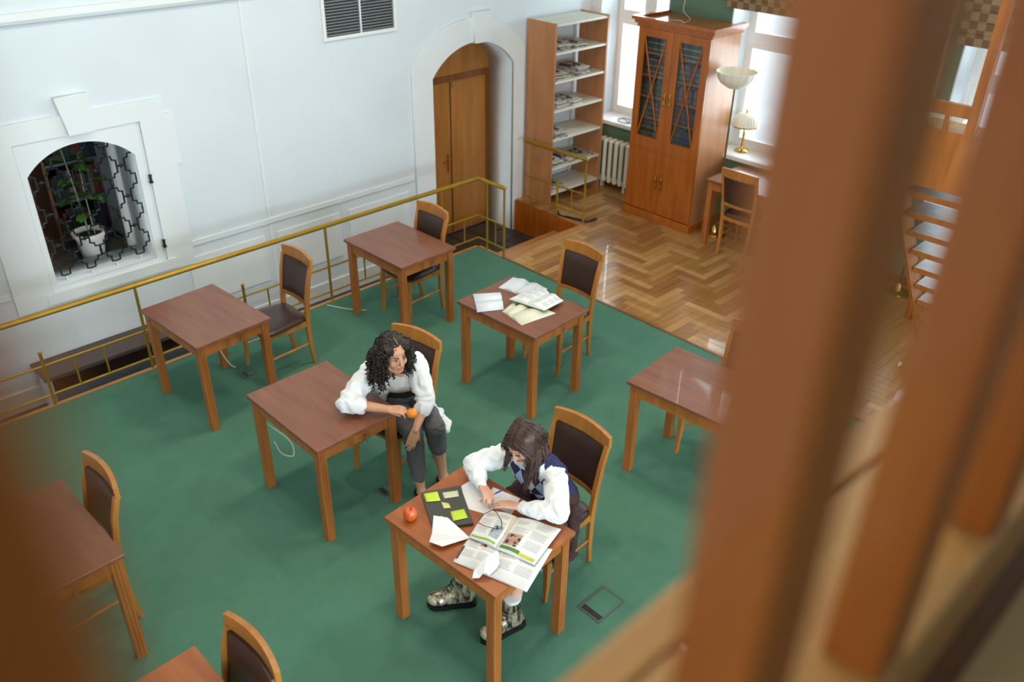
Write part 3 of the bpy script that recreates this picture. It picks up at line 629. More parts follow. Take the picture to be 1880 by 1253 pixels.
for (x, y), nm in zip(ADDED_LAMPS, ('over the woman\'s table row near the niche', 'over the far corner tables', 'over the girl\'s table', 'over the scratched table')): pendant(x, y, 40, 'unseen pendant lamp added for fill light '+nm)
pendant(-1.7, .9, 30, 'unseen pendant lamp added for fill light beside the gallery balustrade', 5.0)  # added to light the baluster sides turned towards it

# ------------------------------------------------------------------ wooden stair at the right
ws = empty('wooden_stair', (6.6, 1.5, 0), 0, 'open wooden staircase with landing panel seen between the balusters', 'staircase')
def wsp(n, mb, m): return off(mb.build(n, m, ws), ws)
wsp('landing_panel', MB().bb(5.95, 5.99, .7, 2.22, 1.86, 2.26), M_bal); wsp('landing_floor', MB().bb(5.99, 6.25, .7, 2.22, 2.2, 2.25), M_ledge)
M_tr = mat('worn_tread', (98, 84, 76), .35, rgb2=(66, 48, 38), scale=9)
for k in range(9):
    x, z = 6.05+.15*k, 1.78-.2*k
    tr = wsp('tread', MB().bb(x, x+.26, 1.0, 2.2, z-.035, z), M_tr); MB().bb(x-.02, x-.0005, 1.0, 2.2, z-.04, z+.001).build('nosing', M_bal, tr)
for y in (.98, 2.21):
    wsp('stringer', MB().prism([(6.0, y, 1.95), (6.0, y, 1.68), (7.34, y, 0.0), (7.5, y, 0.0)], (0, .03, 0)), M_bal)
for y in (1.86, 2.18): wsp('newel', MB().bb(5.94, 6.0, y-.03, y+.03, 2.26, 3.5), M_bal)
wsp('rail', MB().bb(5.95, 5.99, 1.89, 2.15, 2.36, 2.44), M_bal); wsp('baluster', MB().bb(5.955, 5.985, 2.01, 2.04, 2.26, 2.36), M_bal)

# ------------------------------------------------------------------ gallery and its balustrade
ZB = 3.32
S(MB().bb(X0, 5.2, YC, .09, 3.0, 3.2).build('gallery_floor', mat('gallery_boards', (190, 164, 118), .6, var=.1, scale=3, stretch=(.2, 2, 1))))
S(MB().bb(X0, 5.2, .09, .27, 2.95, 3.19).build('trim_5', M_doorfr))
gb = empty('gallery_balustrade', (.8, .15, 3.19), 0, 'blurred wooden balustrade of the gallery in the near foreground', 'balustrade')
def gp(n, mb, m=M_bal): return off(mb.build(n, m, gb), gb)
gp('bottom_rail', MB().bb(X0, 5.2, .115, .258, 3.2, ZB, bevel=.004), M_ledge); gp('outer_ledge', MB().bb(X0, 5.2, .264, .305, 3.1, ZB-.004, bevel=.003), M_ledge)
gp('handrail', MB().bb(X0, 5.2, .09, .20, 4.3, 4.36, bevel=.015))
xs = [.299+.244*k for k in range(20)]+[-.37-.244*k for k in range(8)]
for x in xs: gp('baluster', MB().bb(x, x+.057, .121, .17, ZB, 4.3, bevel=.003))
gp('newel_post', MB().bb(-.13, .02, .10, .22, 3.2, 4.5, bevel=.004))

# ------------------------------------------------------------------ paper things
def printed(name, lines=50, ang=0, photo=False):
    m = bpy.data.materials.new(name); m.use_nodes = True; nt = m.node_tree; b = nt.nodes['Principled BSDF']; b.inputs['Roughness'].default_value = .6
    tc = nt.nodes.new('ShaderNodeTexCoord'); mp = nt.nodes.new('ShaderNodeMapping'); nt.links.new(tc.outputs['UV'], mp.inputs[0])
    sx = nt.nodes.new('ShaderNodeSeparateXYZ'); nt.links.new(tc.outputs['UV'], sx.inputs[0])
    def mth(op, a, c=None):
        n = nt.nodes.new('ShaderNodeMath'); n.operation = op
        for i, v in enumerate((a, c)):
            if v is None: continue
            if isinstance(v, (int, float)): n.inputs[i].default_value = v
            else: nt.links.new(v, n.inputs[i])
        return n.outputs[0]
    u, v = sx.outputs[0], sx.outputs[1]; ln = mth('GREATER_THAN', mth('SINE', mth('MULTIPLY', v, lines*3.14)), .1)
    mg = mth('MULTIPLY', mth('LESS_THAN', mth('ABSOLUTE', mth('SUBTRACT', u, .5)), .40), mth('LESS_THAN', mth('ABSOLUTE', mth('SUBTRACT', v, .55)), .36)); gut = mth('GREATER_THAN', mth('ABSOLUTE', mth('SUBTRACT', u, .5)), .025)
    row = mth('FLOOR', mth('MULTIPLY', v, lines/2)); wn = nt.nodes.new('ShaderNodeTexWhiteNoise'); wn.noise_dimensions = '1D'; nt.links.new(row, wn.inputs['W'])
    colu = mth('MULTIPLY', mth('FRACT', mth('MULTIPLY', u, 2)), 1); rag = mth('LESS_THAN', colu, mth('ADD', mth('MULTIPLY', wn.outputs[0], .35), .58)); par = mth('GREATER_THAN', mth('SINE', mth('MULTIPLY', v, 23)), -.8)
    fac = mth('MULTIPLY', mth('MULTIPLY', mth('MULTIPLY', ln, mg), mth('MULTIPLY', rag, par)), gut)
    r = nt.nodes.new('ShaderNodeMix'); r.data_type = 'RGBA'; nt.links.new(fac, r.inputs[0]); r.inputs[6].default_value = (*lin((234, 235, 234)), 1); r.inputs[7].default_value = (*lin((176, 180, 184)), 1)
    nt.links.new(r.outputs[2], b.inputs['Base Color']); return m
M_print = printed('printed_page'); M_plain = mat('notebook_page', (222, 226, 234), .7, var=.01)
M_cover = mat('blue_cover', (60, 66, 120), .5, var=.05); M_green2 = mat('lime_band', (140, 176, 50), .5, var=.1); M_dgreen = mat('green_band', (84, 128, 50), .5, var=.1)
def bil(c, u, v): return c[0]*(1-u)*(1-v)+c[1]*(1-u)*v+c[2]*u*v+c[3]*u*(1-v)
t_h = {}
def openbook(name, px, z0, thick, label, m=M_print, cover=None, sp=.5, cat='book', hump=.012, px_z=None):
    c = [at(x, y, px_z or z0+.004) for x, y in px]; ctr = sum(c, Vector())/4; ctr.z = z0
    t = empty(name, ctr, 0, label, cat)
    def hgt(u):
        k = abs(u-sp)/(sp if u < sp else 1-sp); return thick*(.35+.65*(1-k)**.5 if k > .02 else .5)+hump*math.sin(math.pi*min(1, k*1.15))**2*(1-k)*2
    t_h[t.name] = hgt
    for nm, u0, u1 in (('left_pages', 0, sp), ('right_pages', sp, 1)):
        bm = bmesh.new(); uvl = bm.loops.layers.uv.new('UV'); n = 10; g = []; gb_ = []
        for i in range(n+1):
            u = u0+(u1-u0)*i/n; h = hgt(u)
            g.append([bm.verts.new((*(bil(c, u, v)-ctr).xy, h)) for v in (0, .5, 1)]); gb_.append([bm.verts.new((*(bil(c, u, v)-ctr).xy, 0)) for v in (0, .5, 1)])
        def fc(vs, uv=None):
            f = bm.faces.new(vs); f.smooth = uv is not None
            if uv:
                for l, w_ in zip(f.loops, uv): l[uvl].uv = w_
        for i in range(n):
            for j in range(2):
                a, b = i/n, (i+1)/n; v0, v1 = j/2, (j+1)/2
                fc((g[i][j], g[i+1][j], g[i+1][j+1], g[i][j+1]), ((a, v0), (b, v0), (b, v1), (a, v1))); fc((gb_[i][j], gb_[i][j+1], gb_[i+1][j+1], gb_[i+1][j]))
            for j in (0, 2): fc((g[i][j], g[i+1][j], gb_[i+1][j], gb_[i][j]))
        for i in (0, n):
            for j in range(2): fc((g[i][j], g[i][j+1], gb_[i][j+1], gb_[i][j]))
        bmesh.ops.recalc_face_normals(bm, faces=bm.faces); me = bpy.data.meshes.new('m'); bm.to_mesh(me); bm.free(); mk(nm, me, m, t)
    if cover:
        q = [(p-ctr)*1.02 for p in c]
        for p in q: p.z = -.0025
        MB().prism(q, (0, 0, .002)).build('cover', cover, t)
    return t, c
def flat(name, px, z, m, label=None, cat=None, th=.0006, parent=None, group=None):
    c = [at(x, y, z) for x, y in px]; ctr = sum(c, Vector())/len(c)
    p = ctr if not parent else Vector(parent.matrix_world.translation) if False else Vector(parent.location)
    o = MB().prism([v-p for v in c], (0, 0, th)).build(name, m, parent)
    if not parent: o.location = ctr; tag(o, label, cat, group)
    return o
Z = TH
openbook('notebook', [(868, 540), (919, 537), (925, 568), (876, 573)], Z+.003, .010, 'blank notebook with blue cover lying open at the table corner', M_plain, M_cover, .5, 'notebook')
# turn the notebook fold across the short way: spine seen running left to right
openbook('notebook', [(915, 528), (942, 509), (1005, 530), (975, 549)], Z+.001, .008, 'open notebook with faint writing at the back of the book table', M_plain, None, .5, 'notebook')
b3, _ = openbook('book', [(922, 572), (946, 552), (1020, 575), (957, 597)], Z+.001, .009, 'open book with coloured pictures lying at the front of the book pile', mat('cream_page', (226, 226, 206), .7, var=.03), None, .45)
flat('printed_photo', [(945, 560), (958, 556), (964, 560), (951, 564)], Z+.0165, M_brown, parent=b3)
openbook('book', [(935, 549), (984, 527), (1034, 552), (999, 570)], Z+.033, .012, 'open textbook lying on top of the book pile', M_print, mat('green_cover', (120, 150, 70), .5, var=.05), .52)
# girl's table
lp = [at(x, y, Z+.016) for x, y in ((773, 905), (845, 892), (869, 961), (795, 971))]; lc = sum(lp, Vector())/4; lc.z = Z
lt = empty('laptop', lc, 0, 'closed dark grey laptop with sticky notes on the girl\'s table', 'laptop'); M_lap = mat('laptop_grey', (66, 66, 60), .5, var=.05)
for nm, z0, h in (('base', .001, .008), ('lid', .0095, .007)): MB().prism([Vector((*(p-lc).xy, z0)) for p in lp], (0, 0, h)).build(nm, M_lap, lt)
lz = Z+.0168
M_lime = mat('lime_note', (200, 226, 66), .7, var=.03); M_pale = mat('pale_note', (214, 214, 186), .7, var=.03); M_yel = mat('cream_note', (224, 210, 146), .7, var=.03)
for px, m, lb in (([(778, 907), (803, 903), (809, 921), (783, 923)], M_lime, 'lime sticky note at the far left of the laptop lid'), ([(812, 905), (840, 901), (843, 912), (816, 916)], M_pale, 'pale grey sticky note at the far edge of the laptop lid'), ([(810, 922), (824, 925), (828, 934), (815, 935)], M_yel, 'small cream sticky note in the middle of the laptop lid'), ([(827, 940), (852, 935), (859, 952), (832, 958)], M_lime, 'lime sticky note at the near right of the laptop lid'), ([(797, 951), (812, 948), (816, 954), (800, 957)], M_yel, 'cream sticky note half under the paper plane')):
    c = [at(x, y, lz) for x, y in px]; ctr = sum(c, Vector())/4; bm = bmesh.new(); rows = []
    for i in range(5):
        u = i/4; rows.append([bil([c[0], c[3], c[2], c[1]], u, v)-ctr+Vector((0, 0, .012*max(0, v-.45)**2*(1 if m is not M_pale else .3))) for v in (0, .25, .5, .75, 1)])
    bm.free(); mb = MB(); mb.rings(rows, closed=False, cap=False); o = mb.build('sticky_note', m, None, True); o.location = ctr
    sd = o.modifiers.new('thickness', 'SOLIDIFY'); sd.thickness = .0004; tag(o, lb, 'sticky note', 'sticky notes on the laptop')
M_apple = mat('apple_skin', (226, 120, 40), .3, rgb2=(206, 62, 34), scale=14, stretch=(1, 1, .3), coat=.3)
ap = empty('apple', (*at(753, 945, Z+.034).xy, Z), 0, 'red and orange apple on the corner of the girl\'s table', 'apple')
MB().lathe([(.003, .004), (.018, .0), (.03, .012), (.038, .033), (.037, .05), (.028, .066), (.014, .07), (.004, .062)], n=28).build('flesh', M_apple, ap, True); MB().spl([(0, 0, .06), (.003, 0, .075), (.008, 0, .084)], .0018, 6).build('stem', M_brown, ap)
def sheet(px, z, lb, name='sheet'): return flat(name, px, z, M_paper if name != 'letter' else M_plain, lb, 'paper')
sheet([(847, 893), (868, 880), (905, 902), (925, 925), (890, 944), (855, 934)], Z+.001, 'folded white sheet under the girl\'s writing hand')
sheet([(888, 925), (905, 895), (955, 916), (940, 945)], Z+.0022, 'white sheet beneath the girl\'s left hand')
m1, c1 = openbook('magazine', [(832, 1031), (868, 975), (1014, 1009), (967, 1087)], Z+.004, .008, 'lower open magazine overhanging the near corner of the girl\'s table', M_print, None, .44, 'magazine', .006)
m2, c2 = openbook('magazine', [(861, 986), (893, 936), (1030, 972), (981, 1037)], Z+.020, .010, 'upper open magazine with green bands on the girl\'s table', M_print, None, .42, 'magazine', .008)
def band(t, c, u0, u1, v0, v1, z, m, nm='printed_band'):
    rows = []
    for i in range(9):
        u = u0+(u1-u0)*i/8; h = t_h[t.name](u); a, b = bil(c, u, v0)-Vector(t.location), bil(c, u, v1)-Vector(t.location)
        rows.append([(a.x, a.y, h-.0005), (b.x, b.y, h-.0005), (b.x, b.y, h+.0011), (a.x, a.y, h+.0011)])
    MB().rings(rows).build(nm, m, t)
band(m2, c2, .02, .38, .04, .10, .0135, M_green2); band(m2, c2, .46, .74, .03, .12, .0165, M_dgreen); band(m2, c2, .74, .97, .02, .09, .0125, mat('yellow_band', (196, 196, 46), .5, var=.05))
M_photo = newsprint('colour_photo', (190, 150, 130), (60, 40, 50), 60)
band(m2, c2, .46, .66, .16, .5, .0172, M_photo, 'printed_photo'); band(m2, c2, .24, .37, .18, .55, .0168, newsprint('colour_photo_b', (170, 180, 190), (40, 40, 60), 70), 'printed_photo'); band(m1, c1, .0, .03, .1, .5, .0075, M_brown, 'printed_photo'); band(m1, c1, .2, .28, .6, .75, .0115, M_photo, 'printed_photo')
# paper planes
def facets(name, V, F, lb, cat):
    o_ = sum((Vector(v) for v in V), Vector())/len(V); o_.z = min(v[2] for v in V); bm = bmesh.new(); vs = [bm.verts.new(Vector(v)-o_) for v in V]
    for f in F: bm.faces.new([vs[i] for i in f])
    bmesh.ops.recalc_face_normals(bm, faces=bm.faces); me = bpy.data.meshes.new('m'); bm.to_mesh(me); bm.free(); o = mk(name, me, M_paper); o.location = o_
    sd = o.modifiers.new('thickness', 'SOLIDIFY'); sd.thickness = .0008; return tag(o, lb, cat)
P = lambda x, y, z: at(x, y, Z+z)
facets('paper_plane', [P(863, 988, .014), P(796, 947, .036), P(822, 951, .038), P(793, 980, .012), P(788, 995, .030), P(812, 1004, .026)], [(0, 2, 1), (0, 1, 3), (0, 3, 4), (0, 4, 5)], 'folded white paper plane between laptop and magazines', 'paper plane')
facets('crumpled_paper', [P(867, 1062, .018), P(870, 1048, .026), P(894, 1022, .050), P(915, 1013, .052), P(917, 1034, .040), P(913, 1043, .032), P(898, 1057, .026), P(889, 1051, .042), P(880, 1062, .018)], [(0, 1, 8), (1, 7, 8), (1, 2, 7), (2, 3, 4), (2, 4, 7), (4, 5, 7), (5, 6, 7)], 'second folded paper plane lying on the lower magazine', 'paper plane')
# pencil, glasses
tag(MB().tube([P(926, 982, .044), P(945, 948, .044)], .0035, 6).build('pencil', mat('pencil_wood', (216, 176, 110), .6, var=.05)), 'plain wooden pencil lying on the open magazine', 'pencil')
gl = empty('glasses', P(905, 955, .034), 0, 'dark framed eyeglasses lying on the magazine with red temple tip', 'glasses'); go = Vector(gl.location)
loop1 = [P(x, y, .048)-go for x, y in ((877, 960), (888, 945), (905, 936), (912, 942), (921, 957), (921, 971), (910, 972), (890, 966))]
MB().tube(loop1, .0022, 6, loop=True).build('frame', M_black, gl); MB().tube([P(875, 959, .048)-go, P(889, 966, .048)-go], .0028, 6).build('temple', mat('red_plastic', (190, 40, 60), .4, var=.05), gl)

# ------------------------------------------------------------------ people
def blob(name, mb, voxel, m, parent, smooth=5, wr=0, wsc=18, wst=None, seed=0):
    """overlapping volumes fused into one continuous skin"""
    me = mb.mesh(); t = bpy.data.objects.new('t', me); COL.objects.link(t)
    r_ = t.modifiers.new('r', 'REMESH'); r_.mode = 'VOXEL'; r_.voxel_size = voxel
    s_ = t.modifiers.new('s', 'SMOOTH'); s_.factor = .5; s_.iterations = smooth
    me2 = bpy.data.meshes.new_from_object(t.evaluated_get(bpy.context.evaluated_depsgraph_get())); bpy.data.objects.remove(t)
    if wr:
        nr = [v.normal.copy() for v in me2.vertices]
        for v, n in zip(me2.vertices, nr):
            p = v.co*wsc+Vector((seed, 0, 0)); w_ = 1-abs(noise.noise(p+Vector((0, 0, 2*noise.noise(p*.5)))))*2.2
            v.co += n*wr*(w_-.45)
    for p in me2.polygons: p.use_smooth = True
    me2.materials.clear(); o = mk(name, me2, m, parent); return off(o, parent) if parent else o
def skinmat(name, rgb, rgb2): 
    m = mat(name, rgb, .5, rgb2=rgb2, scale=5); b = m.node_tree.nodes['Principled BSDF']; b.inputs['Subsurface Weight'].default_value = .12; b.inputs['Subsurface Radius'].default_value = (.02, .008, .005); return m
V = Vector
def frame(F, U=V((0, 0, 1))):
    F = V(F).normalized(); Rr = F.cross(U).normalized(); return F, Rr, Rr.cross(F)      # forward, person's right, up
def hand(mb, wrist, d, n, ts, curl=(18, 28, 22), sc=.92, spread=.0, thumb=None):
    """d finger direction, n palm side, ts which side the thumb leaves (+1/-1 along d x n)"""
    d = V(d).normalized(); n = V(n); n = (n-d*n.dot(d)).normalized(); sd = d.cross(n); w_ = V(wrist)
    L = [(.034, .022, .018), (.042, .027, .02), (.039, .025, .02), (.031, .019, .017)]
    tips = []
    for k in range(4):
        q = (k-1.5)*.0185*sc; side = -ts      # finger 0 next to the thumb
        kn = w_+d*(.078 if k in (1, 2) else .072)*sc-sd*side*-1*0+sd*(-side)*(-q)*1
        kn = w_+d*(.080 if k in (1, 2) else .073)*sc+sd*ts*(-q)
        mb.cap(w_+sd*ts*(-q)*.6, kn, .0135*sc, .0105*sc, 10)
        a, p = 0, kn
        for j, (l, cu) in enumerate(zip(L[k], curl)):
            a += R(cu); dd = (d*math.cos(a)+n*math.sin(a)+sd*ts*(-(k-1.5))*spread).normalized(); e = p+dd*l*sc
            mb.cap(p, e, (.0085-.0009*j)*sc, (.0078-.0010*j)*sc, 8); p = e
        tips.append(p)
    b = w_+d*.022*sc+sd*ts*.022; td = V(thumb).normalized() if thumb else (d*.75+sd*ts*.55+n*.35).normalized()
    e = b+td*.038*sc; mb.cap(b, e, .0135*sc, .010*sc, 8); e2 = e+(td*.8+d*.4+n*.2).normalized()*.028*sc; mb.cap(e, e2, .0095*sc, .0078*sc, 8)
    return tips
def head(mb, H, F, Rr, U, s=1):
    L = lambda x, y, z: H+(Rr*x+F*y+U*z)*s
    M = Matrix((Rr, F, U)).transposed()
    e = lambda c, r: mb.ell(L(*c), [v*s for v in r], M, 20)
    e((0, -.012, .035), (.072, .090, .078)); e((0, .028, -.015), (.060, .060, .085)); e((0, .040, -.065), (.043, .045, .042)); e((0, .066, -.092), (.020, .018, .016))
    for q in (-1, 1): e((q*.036, .055, -.028), (.026, .026, .028)); e((q*.072, -.006, -.012), (.010, .020, .030)); mb.cap(L(q*.052, .02, -.075), L(q*.02, .06, -.095), .018*s, .014*s, 10)
    mb.cap(L(0, .083, .018), L(0, .104, -.026), .0075*s, .0115*s, 10); e((0, .098, -.032), (.016, .010, .008)); e((0, .060, .042), (.046, .02, .03)); e((0, .078, -.060), (.022, .013, .018))
    return L, M
def face(parent, L, M, s, lip, brow):
    def p(name, mb, m): off(mb.build(name, m, parent, True), parent)
    for q in (-1, 1):
        p('eye', MB().ell(L(q*.030, .0805, .006), (.0120*s, .006*s, .0050*s), M, 14), mat('eye_white', (206, 196, 188), .3, var=.02))
        p('iris', MB().ell(L(q*.030, .0855, .0055), (.0058*s, .0022*s, .0052*s), M, 12), mat('iris_dark', (44, 28, 20), .2, var=.05))
        p('eyelid', MB().tube([L(q*.017, .0835, .008), L(q*.024, .0885, .0125), L(q*.031, .0875, .0135), L(q*.040, .0815, .009)], .0017*s, 6), brow)
        p('eyebrow', MB().tube([L(q*.014, .089, .022), L(q*.028, .089, .028), L(q*.043, .078, .024)], [.0030*s, .0036*s, .0016*s], 6), brow)
    p('lips', MB().tube([L(-.022, .083, -.060), L(-.011, .0915, -.0575), L(0, .094, -.059), L(.011, .0915, -.0575), L(.022, .083, -.060)], [.0022*s, .0042*s, .004*s, .0042*s, .0022*s], 8).tube([L(-.02, .083, -.0635), L(-.009, .0905, -.067), L(0, .092, -.068), L(.009, .0905, -.067), L(.02, .083, -.0635)], [.002*s, .0044*s, .005*s, .0044*s, .002*s], 8), lip)
M_skin = skinmat('skin_tan', (214, 160, 128), (204, 146, 114)); M_skin2 = skinmat('skin_light', (228, 178, 152), (218, 164, 138))
M_lip = mat('lips', (196, 106, 104), .35, var=.05)
M_hair1 = mat('black_brown_hair', (46, 31, 25), .55, rgb2=(26, 17, 15), scale=30); M_hair2 = mat('brown_hair', (84, 56, 44), .40, rgb2=(52, 33, 27), scale=24)
M_shirt = mat('white_cotton', (238, 240, 243), .85, var=.02, scale=6, bump=.12, bscale=26); M_topw = mat('white_knit', (232, 230, 226), .9, var=.03, bump=.1, bscale=150)
M_trous = mat('grey_wool', (104, 104, 107), .9, rgb2=(80, 80, 84), scale=120, bump=.2, bscale=60); M_belt = mat('black_waistband', (24, 24, 27), .8, var=.1)

# --- woman with curly hair
W = empty('person', (2.86, 3.98, 0), 0, 'woman with curly dark hair in an open white shirt, seated holding an orange', 'person')
sL, fF = V((.87, -.49, 0)).normalized(), V((-.49, -.87, 0)).normalized()
MS = Matrix((sL, fF, V((0, 0, 1)))).transposed()
pel, wst, chs, nck = V((2.87, 3.975, .597)), V((2.845, 3.945, .70)), V((2.805, 3.905, .835)), V((2.755, 3.85, .965))
H = V((2.668, 3.757, 1.118)); HF, HR_, HU = frame((-.12, -.96, -.08))
shR, shL = V((2.635, 3.955, .925)), V((2.885, 3.82, .935))
elR, wrR = V((2.365, 3.872, .832)), V((2.535, 3.665, .812)); elL, wrL = V((2.825, 3.66, .735)), V((2.675, 3.585, .625))
hpR, hpL = V((2.79, 4.02, .592)), V((2.94, 3.935, .592)); knR, knL = V((2.705, 3.66, .560)), V((2.845, 3.60, .560)); anR, anL = V((2.735, 3.64, .09)), V((2.93, 3.64, .10))
def torso(mb, g=0):
    mb.ell(pel, (.165+g, .118+g, .10+g), MS); mb.ell(wst, (.122+g, .088+g, .11+g), MS); mb.ell(chs+fF*.004, (.142+g, .098+g, .125+g), MS)
    mb.cap(shR, chs+V((0, 0, .08)), .052+g, .075+g); mb.cap(shL, chs+V((0, 0, .08)), .052+g, .075+g); return mb
b = torso(MB()); b.cap(nck-V((0, 0, .03)), H-HU*.05-HF*.02, .050, .046)
for s_, e_, w_ in ((shR, elR, wrR), (shL, elL, wrL)): b.cap(s_, e_, .048, .038); b.cap(e_, e_.lerp(w_, .35), .037, .036); b.cap(e_.lerp(w_, .35), w_, .036, .024)
for h_, k_, a_ in ((hpR, knR, anR), (hpL, knL, anL)):
    b.cap(h_, k_, .085, .058); c_ = k_.lerp(a_, .35)-fF*.02; b.cap(k_, c_, .054, .052); b.cap(c_, a_, .050, .031)
toeR, toeL = V((2.72, 3.50, .03)), V((2.985, 3.51, .03))
for a_, t_ in ((anR, toeR), (anL, toeL)): b.cap(a_, a_.lerp(t_, .15)-V((0, 0, .05)), .031, .03); b.cap(a_-V((0, 0, .045)), t_, .034, .022)
L, M = head(b, H, HF, HR_, HU, .98)
org = V((2.628, 3.548, .797))
hand(b, wrR, (org+V((0, 0, .022))-wrR), V((.25, .1, -1)), -1, (22, 42, 38), .95, .05, thumb=(org-wrR)+V((-.01, .015, -.05)))
hand(b, wrL, V((-.45, -.08, -.85)), V((.35, .75, -.2)), 1, (8, 16, 14), .95, .03)
blob('body', b, .0045, M_skin, W, 4)
face(W, L, M, .98, M_lip, M_hair1)
tr = MB(); tr.ell(pel, (.172, .126, .105), MS); tr.ell(wst-V((0, 0, .03)), (.132, .098, .08), MS)
for h_, k_, a_, cut in ((hpR, knR, anR, .80), (hpL, knL, anL, .42)):
    tr.cap(h_, k_, .098, .072); c_ = k_.lerp(a_, .3)-fF*.015; tr.cap(k_, c_, .070, .066); tr.cap(c_, k_.lerp(a_, cut), .065, .052 if cut > .5 else .062)
blob('trousers', tr, .007, M_trous, W, 4, .005, 13)
wb = MB(); wb.ell(wst-V((0, 0, .015)), (.136, .102, .052), MS); blob('waistband', wb, .007, M_belt, W, 3)
tp = MB(); tp.ell(chs+fF*.006-V((0, 0, .01)), (.148, .106, .105), MS); tp.ell(chs+fF*.03+sL*.05, (.06, .06, .055), MS); tp.ell(chs+fF*.03-sL*.05, (.06, .06, .055), MS); blob('crop_top', tp, .006, M_topw, W, 4, .002, 20)
s = MB()
for sg, sh_, el_, wr_, kk in ((-1, shR, elR, wrR, .30), (1, shL, elL, wrL, .22)):
    s.cap(sh_, sh_.lerp(el_, .5), .070, .070); s.cap(sh_.lerp(el_, .5), el_, .070, .062); s.cap(el_, el_.lerp(wr_, kk), .060, .054)
    s.cap(el_.lerp(wr_, kk-.10), el_.lerp(wr_, kk+.02), .058, .058)
    s.cap(sh_+V((0, 0, .0)), nck-fF*.02+sL*sg*.06+V((0, 0, -.005)), .055, .040)
    top = chs+sL*sg*.115+fF*.05+V((0, 0, .09)); bot = pel+sL*sg*.135+fF*.07+V((0, 0, .03))
    s.cap(top, wst+sL*sg*.135+fF*.06, .045, .040); s.cap(wst+sL*sg*.135+fF*.06, bot, .040, .032); s.cap(chs+sL*sg*.12, wst+sL*sg*.12, .06, .055); s.cap(wst+sL*sg*.12, pel+sL*sg*.125, .05, .042)
    s.cap(nck+sL*sg*.062+fF*.028, top-sL*sg*.02+fF*.03, .016, .02)
s.ell(chs-fF*.05, (.14, .075, .14), MS); s.ell(wst-fF*.05, (.14, .07, .15), MS); s.ell(pel-fF*.05, (.14, .07, .095), MS)
s.cap(pel+sL*.14+fF*.06, V((3.0, 3.67, .41)), .04, .02); s.cap(pel+sL*.13+fF*.04, V((3.06, 3.72, .41)), .035, .02); s.cap(V((2.995, 3.67, .42)), V((3.06, 3.72, .42)), .02, .02); s.cap(V((2.985, 3.72, .52)), V((3.02, 3.76, .52)), .025, .025)
blob('shirt', s, .0065, M_shirt, W, 3, .013, 13)
for sg, (a_, t_) in enumerate(((anR, toeR), (anL, toeL))):
    f = MB(); hl = V((a_.x, a_.y, .03))+(a_-t_).normalized()*.02*V((1, 1, 0)).x; f.cap(V((a_.x, a_.y+.02, .028)), V((t_.x, t_.y, .024)), .037, .028); f.cap(V((t_.x, t_.y, .022)), V((t_.x, t_.y-.02, .02)), .028, .018); blob('shoe', f, .006, M_black, W, 3)
hm = MB(); LH = L
eh = lambda c, r: hm.ell(LH(*c), r, M, 18)
eh((0, -.032, .050), (.092, .092, .080)); eh((.098, -.03, -.035), (.044, .075, .105)); eh((-.096, -.04, -.03), (.038, .065, .095)); eh((0, -.085, -.05), (.095, .05, .13)); eh((.105, -.01, -.115), (.045, .055, .075)); eh((.060, .026, .066), (.036, .05, .040)); eh((-.060, .026, .066), (.036, .05, .038)); eh((.088, .0, .02), (.026, .05, .05)); eh((-.086, .0, .02), (.024, .05, .05))
blob('hair_mass', hm, .007, M_hair1, W, 3, .010, 30)
rl_ = MB(); random.seed(5)
cen = [((0, -.032, .050), (.094, .094, .082), 230), ((.098, -.03, -.035), (.048, .078, .108), 110), ((-.096, -.04, -.03), (.042, .068, .098), 90), ((.07, .018, .062), (.034, .05, .042), 40), ((-.068, .018, .062), (.034, .05, .042), 40), ((0, -.085, -.05), (.097, .052, .132), 45), ((.105, -.01, -.115), (.048, .058, .078), 65), ((-.09, -.02, -.09), (.04, .05, .06), 35)]
for c, r, cnt in cen:
    for _ in range(cnt):
        while True:
            u = V((random.gauss(0, 1), random.gauss(0, 1), random.gauss(0, 1))).normalized(); q = V((c[0]+u.x*r[0], c[1]+u.y*r[1], c[2]+u.z*r[2]))
            if not (abs(q.x) < .058 and q.y > .03 and q.z < .085): break
        p0 = LH(*q); outw = (HR_*u.x+HF*u.y+HU*u.z).normalized(); dr_ = (outw*.25+V((0, 0, -1))*.75).normalized() if q.z < .06 else (outw.cross(V((random.random()-.5, random.random()-.5, .2))).normalized()*.6+outw*.05+V((0, 0, -.5))).normalized()
        a_ = dr_.orthogonal().normalized(); b_ = dr_.cross(a_); rr = random.uniform(.005, .009); ln = random.uniform(.045, .08); ph = random.random()*6.28; tn = random.uniform(2.2, 3.4)
        en = q+V((dr_.dot(HR_), dr_.dot(HF), dr_.dot(HU)))*ln
        if en.y > -.03 and abs(en.x) < .06 and en.z < -.06: continue
        if max(q.y, en.y) > .015 and abs(en.x) < .070 and en.z < .066: continue
        rl_.tube([p0+outw*.004+dr_*ln*t+rr*(a_*math.cos(ph+6.28*tn*t)+b_*math.sin(ph+6.28*tn*t)) for t in [i/15 for i in range(16)]], .0036, 5)
off(rl_.build_soft('curls', M_hair1, W), W)
off(MB().tube([LH(-.002, .050, .104), LH(0, .03, .121), LH(.002, .005, .130)], [.0020, .0022, .001], 6).build('hair_parting', M_skin, W), W)
for q, (x, y, z) in enumerate(((.004, 0, 0),)):
    pass
ti = V((2.578, 3.56, .545))
off(MB().lathe([(.0095, -.002), (.0105, 0), (.0095, .002)], tuple(wrL+V((-.45, -.08, -.85)).normalized()*.098+V((-.018, .004, 0))), 14).build('ring', M_steel, W), W)
og = empty('orange_fruit', org, 0, 'orange fruit held in the woman\'s hand over the table edge', 'fruit')
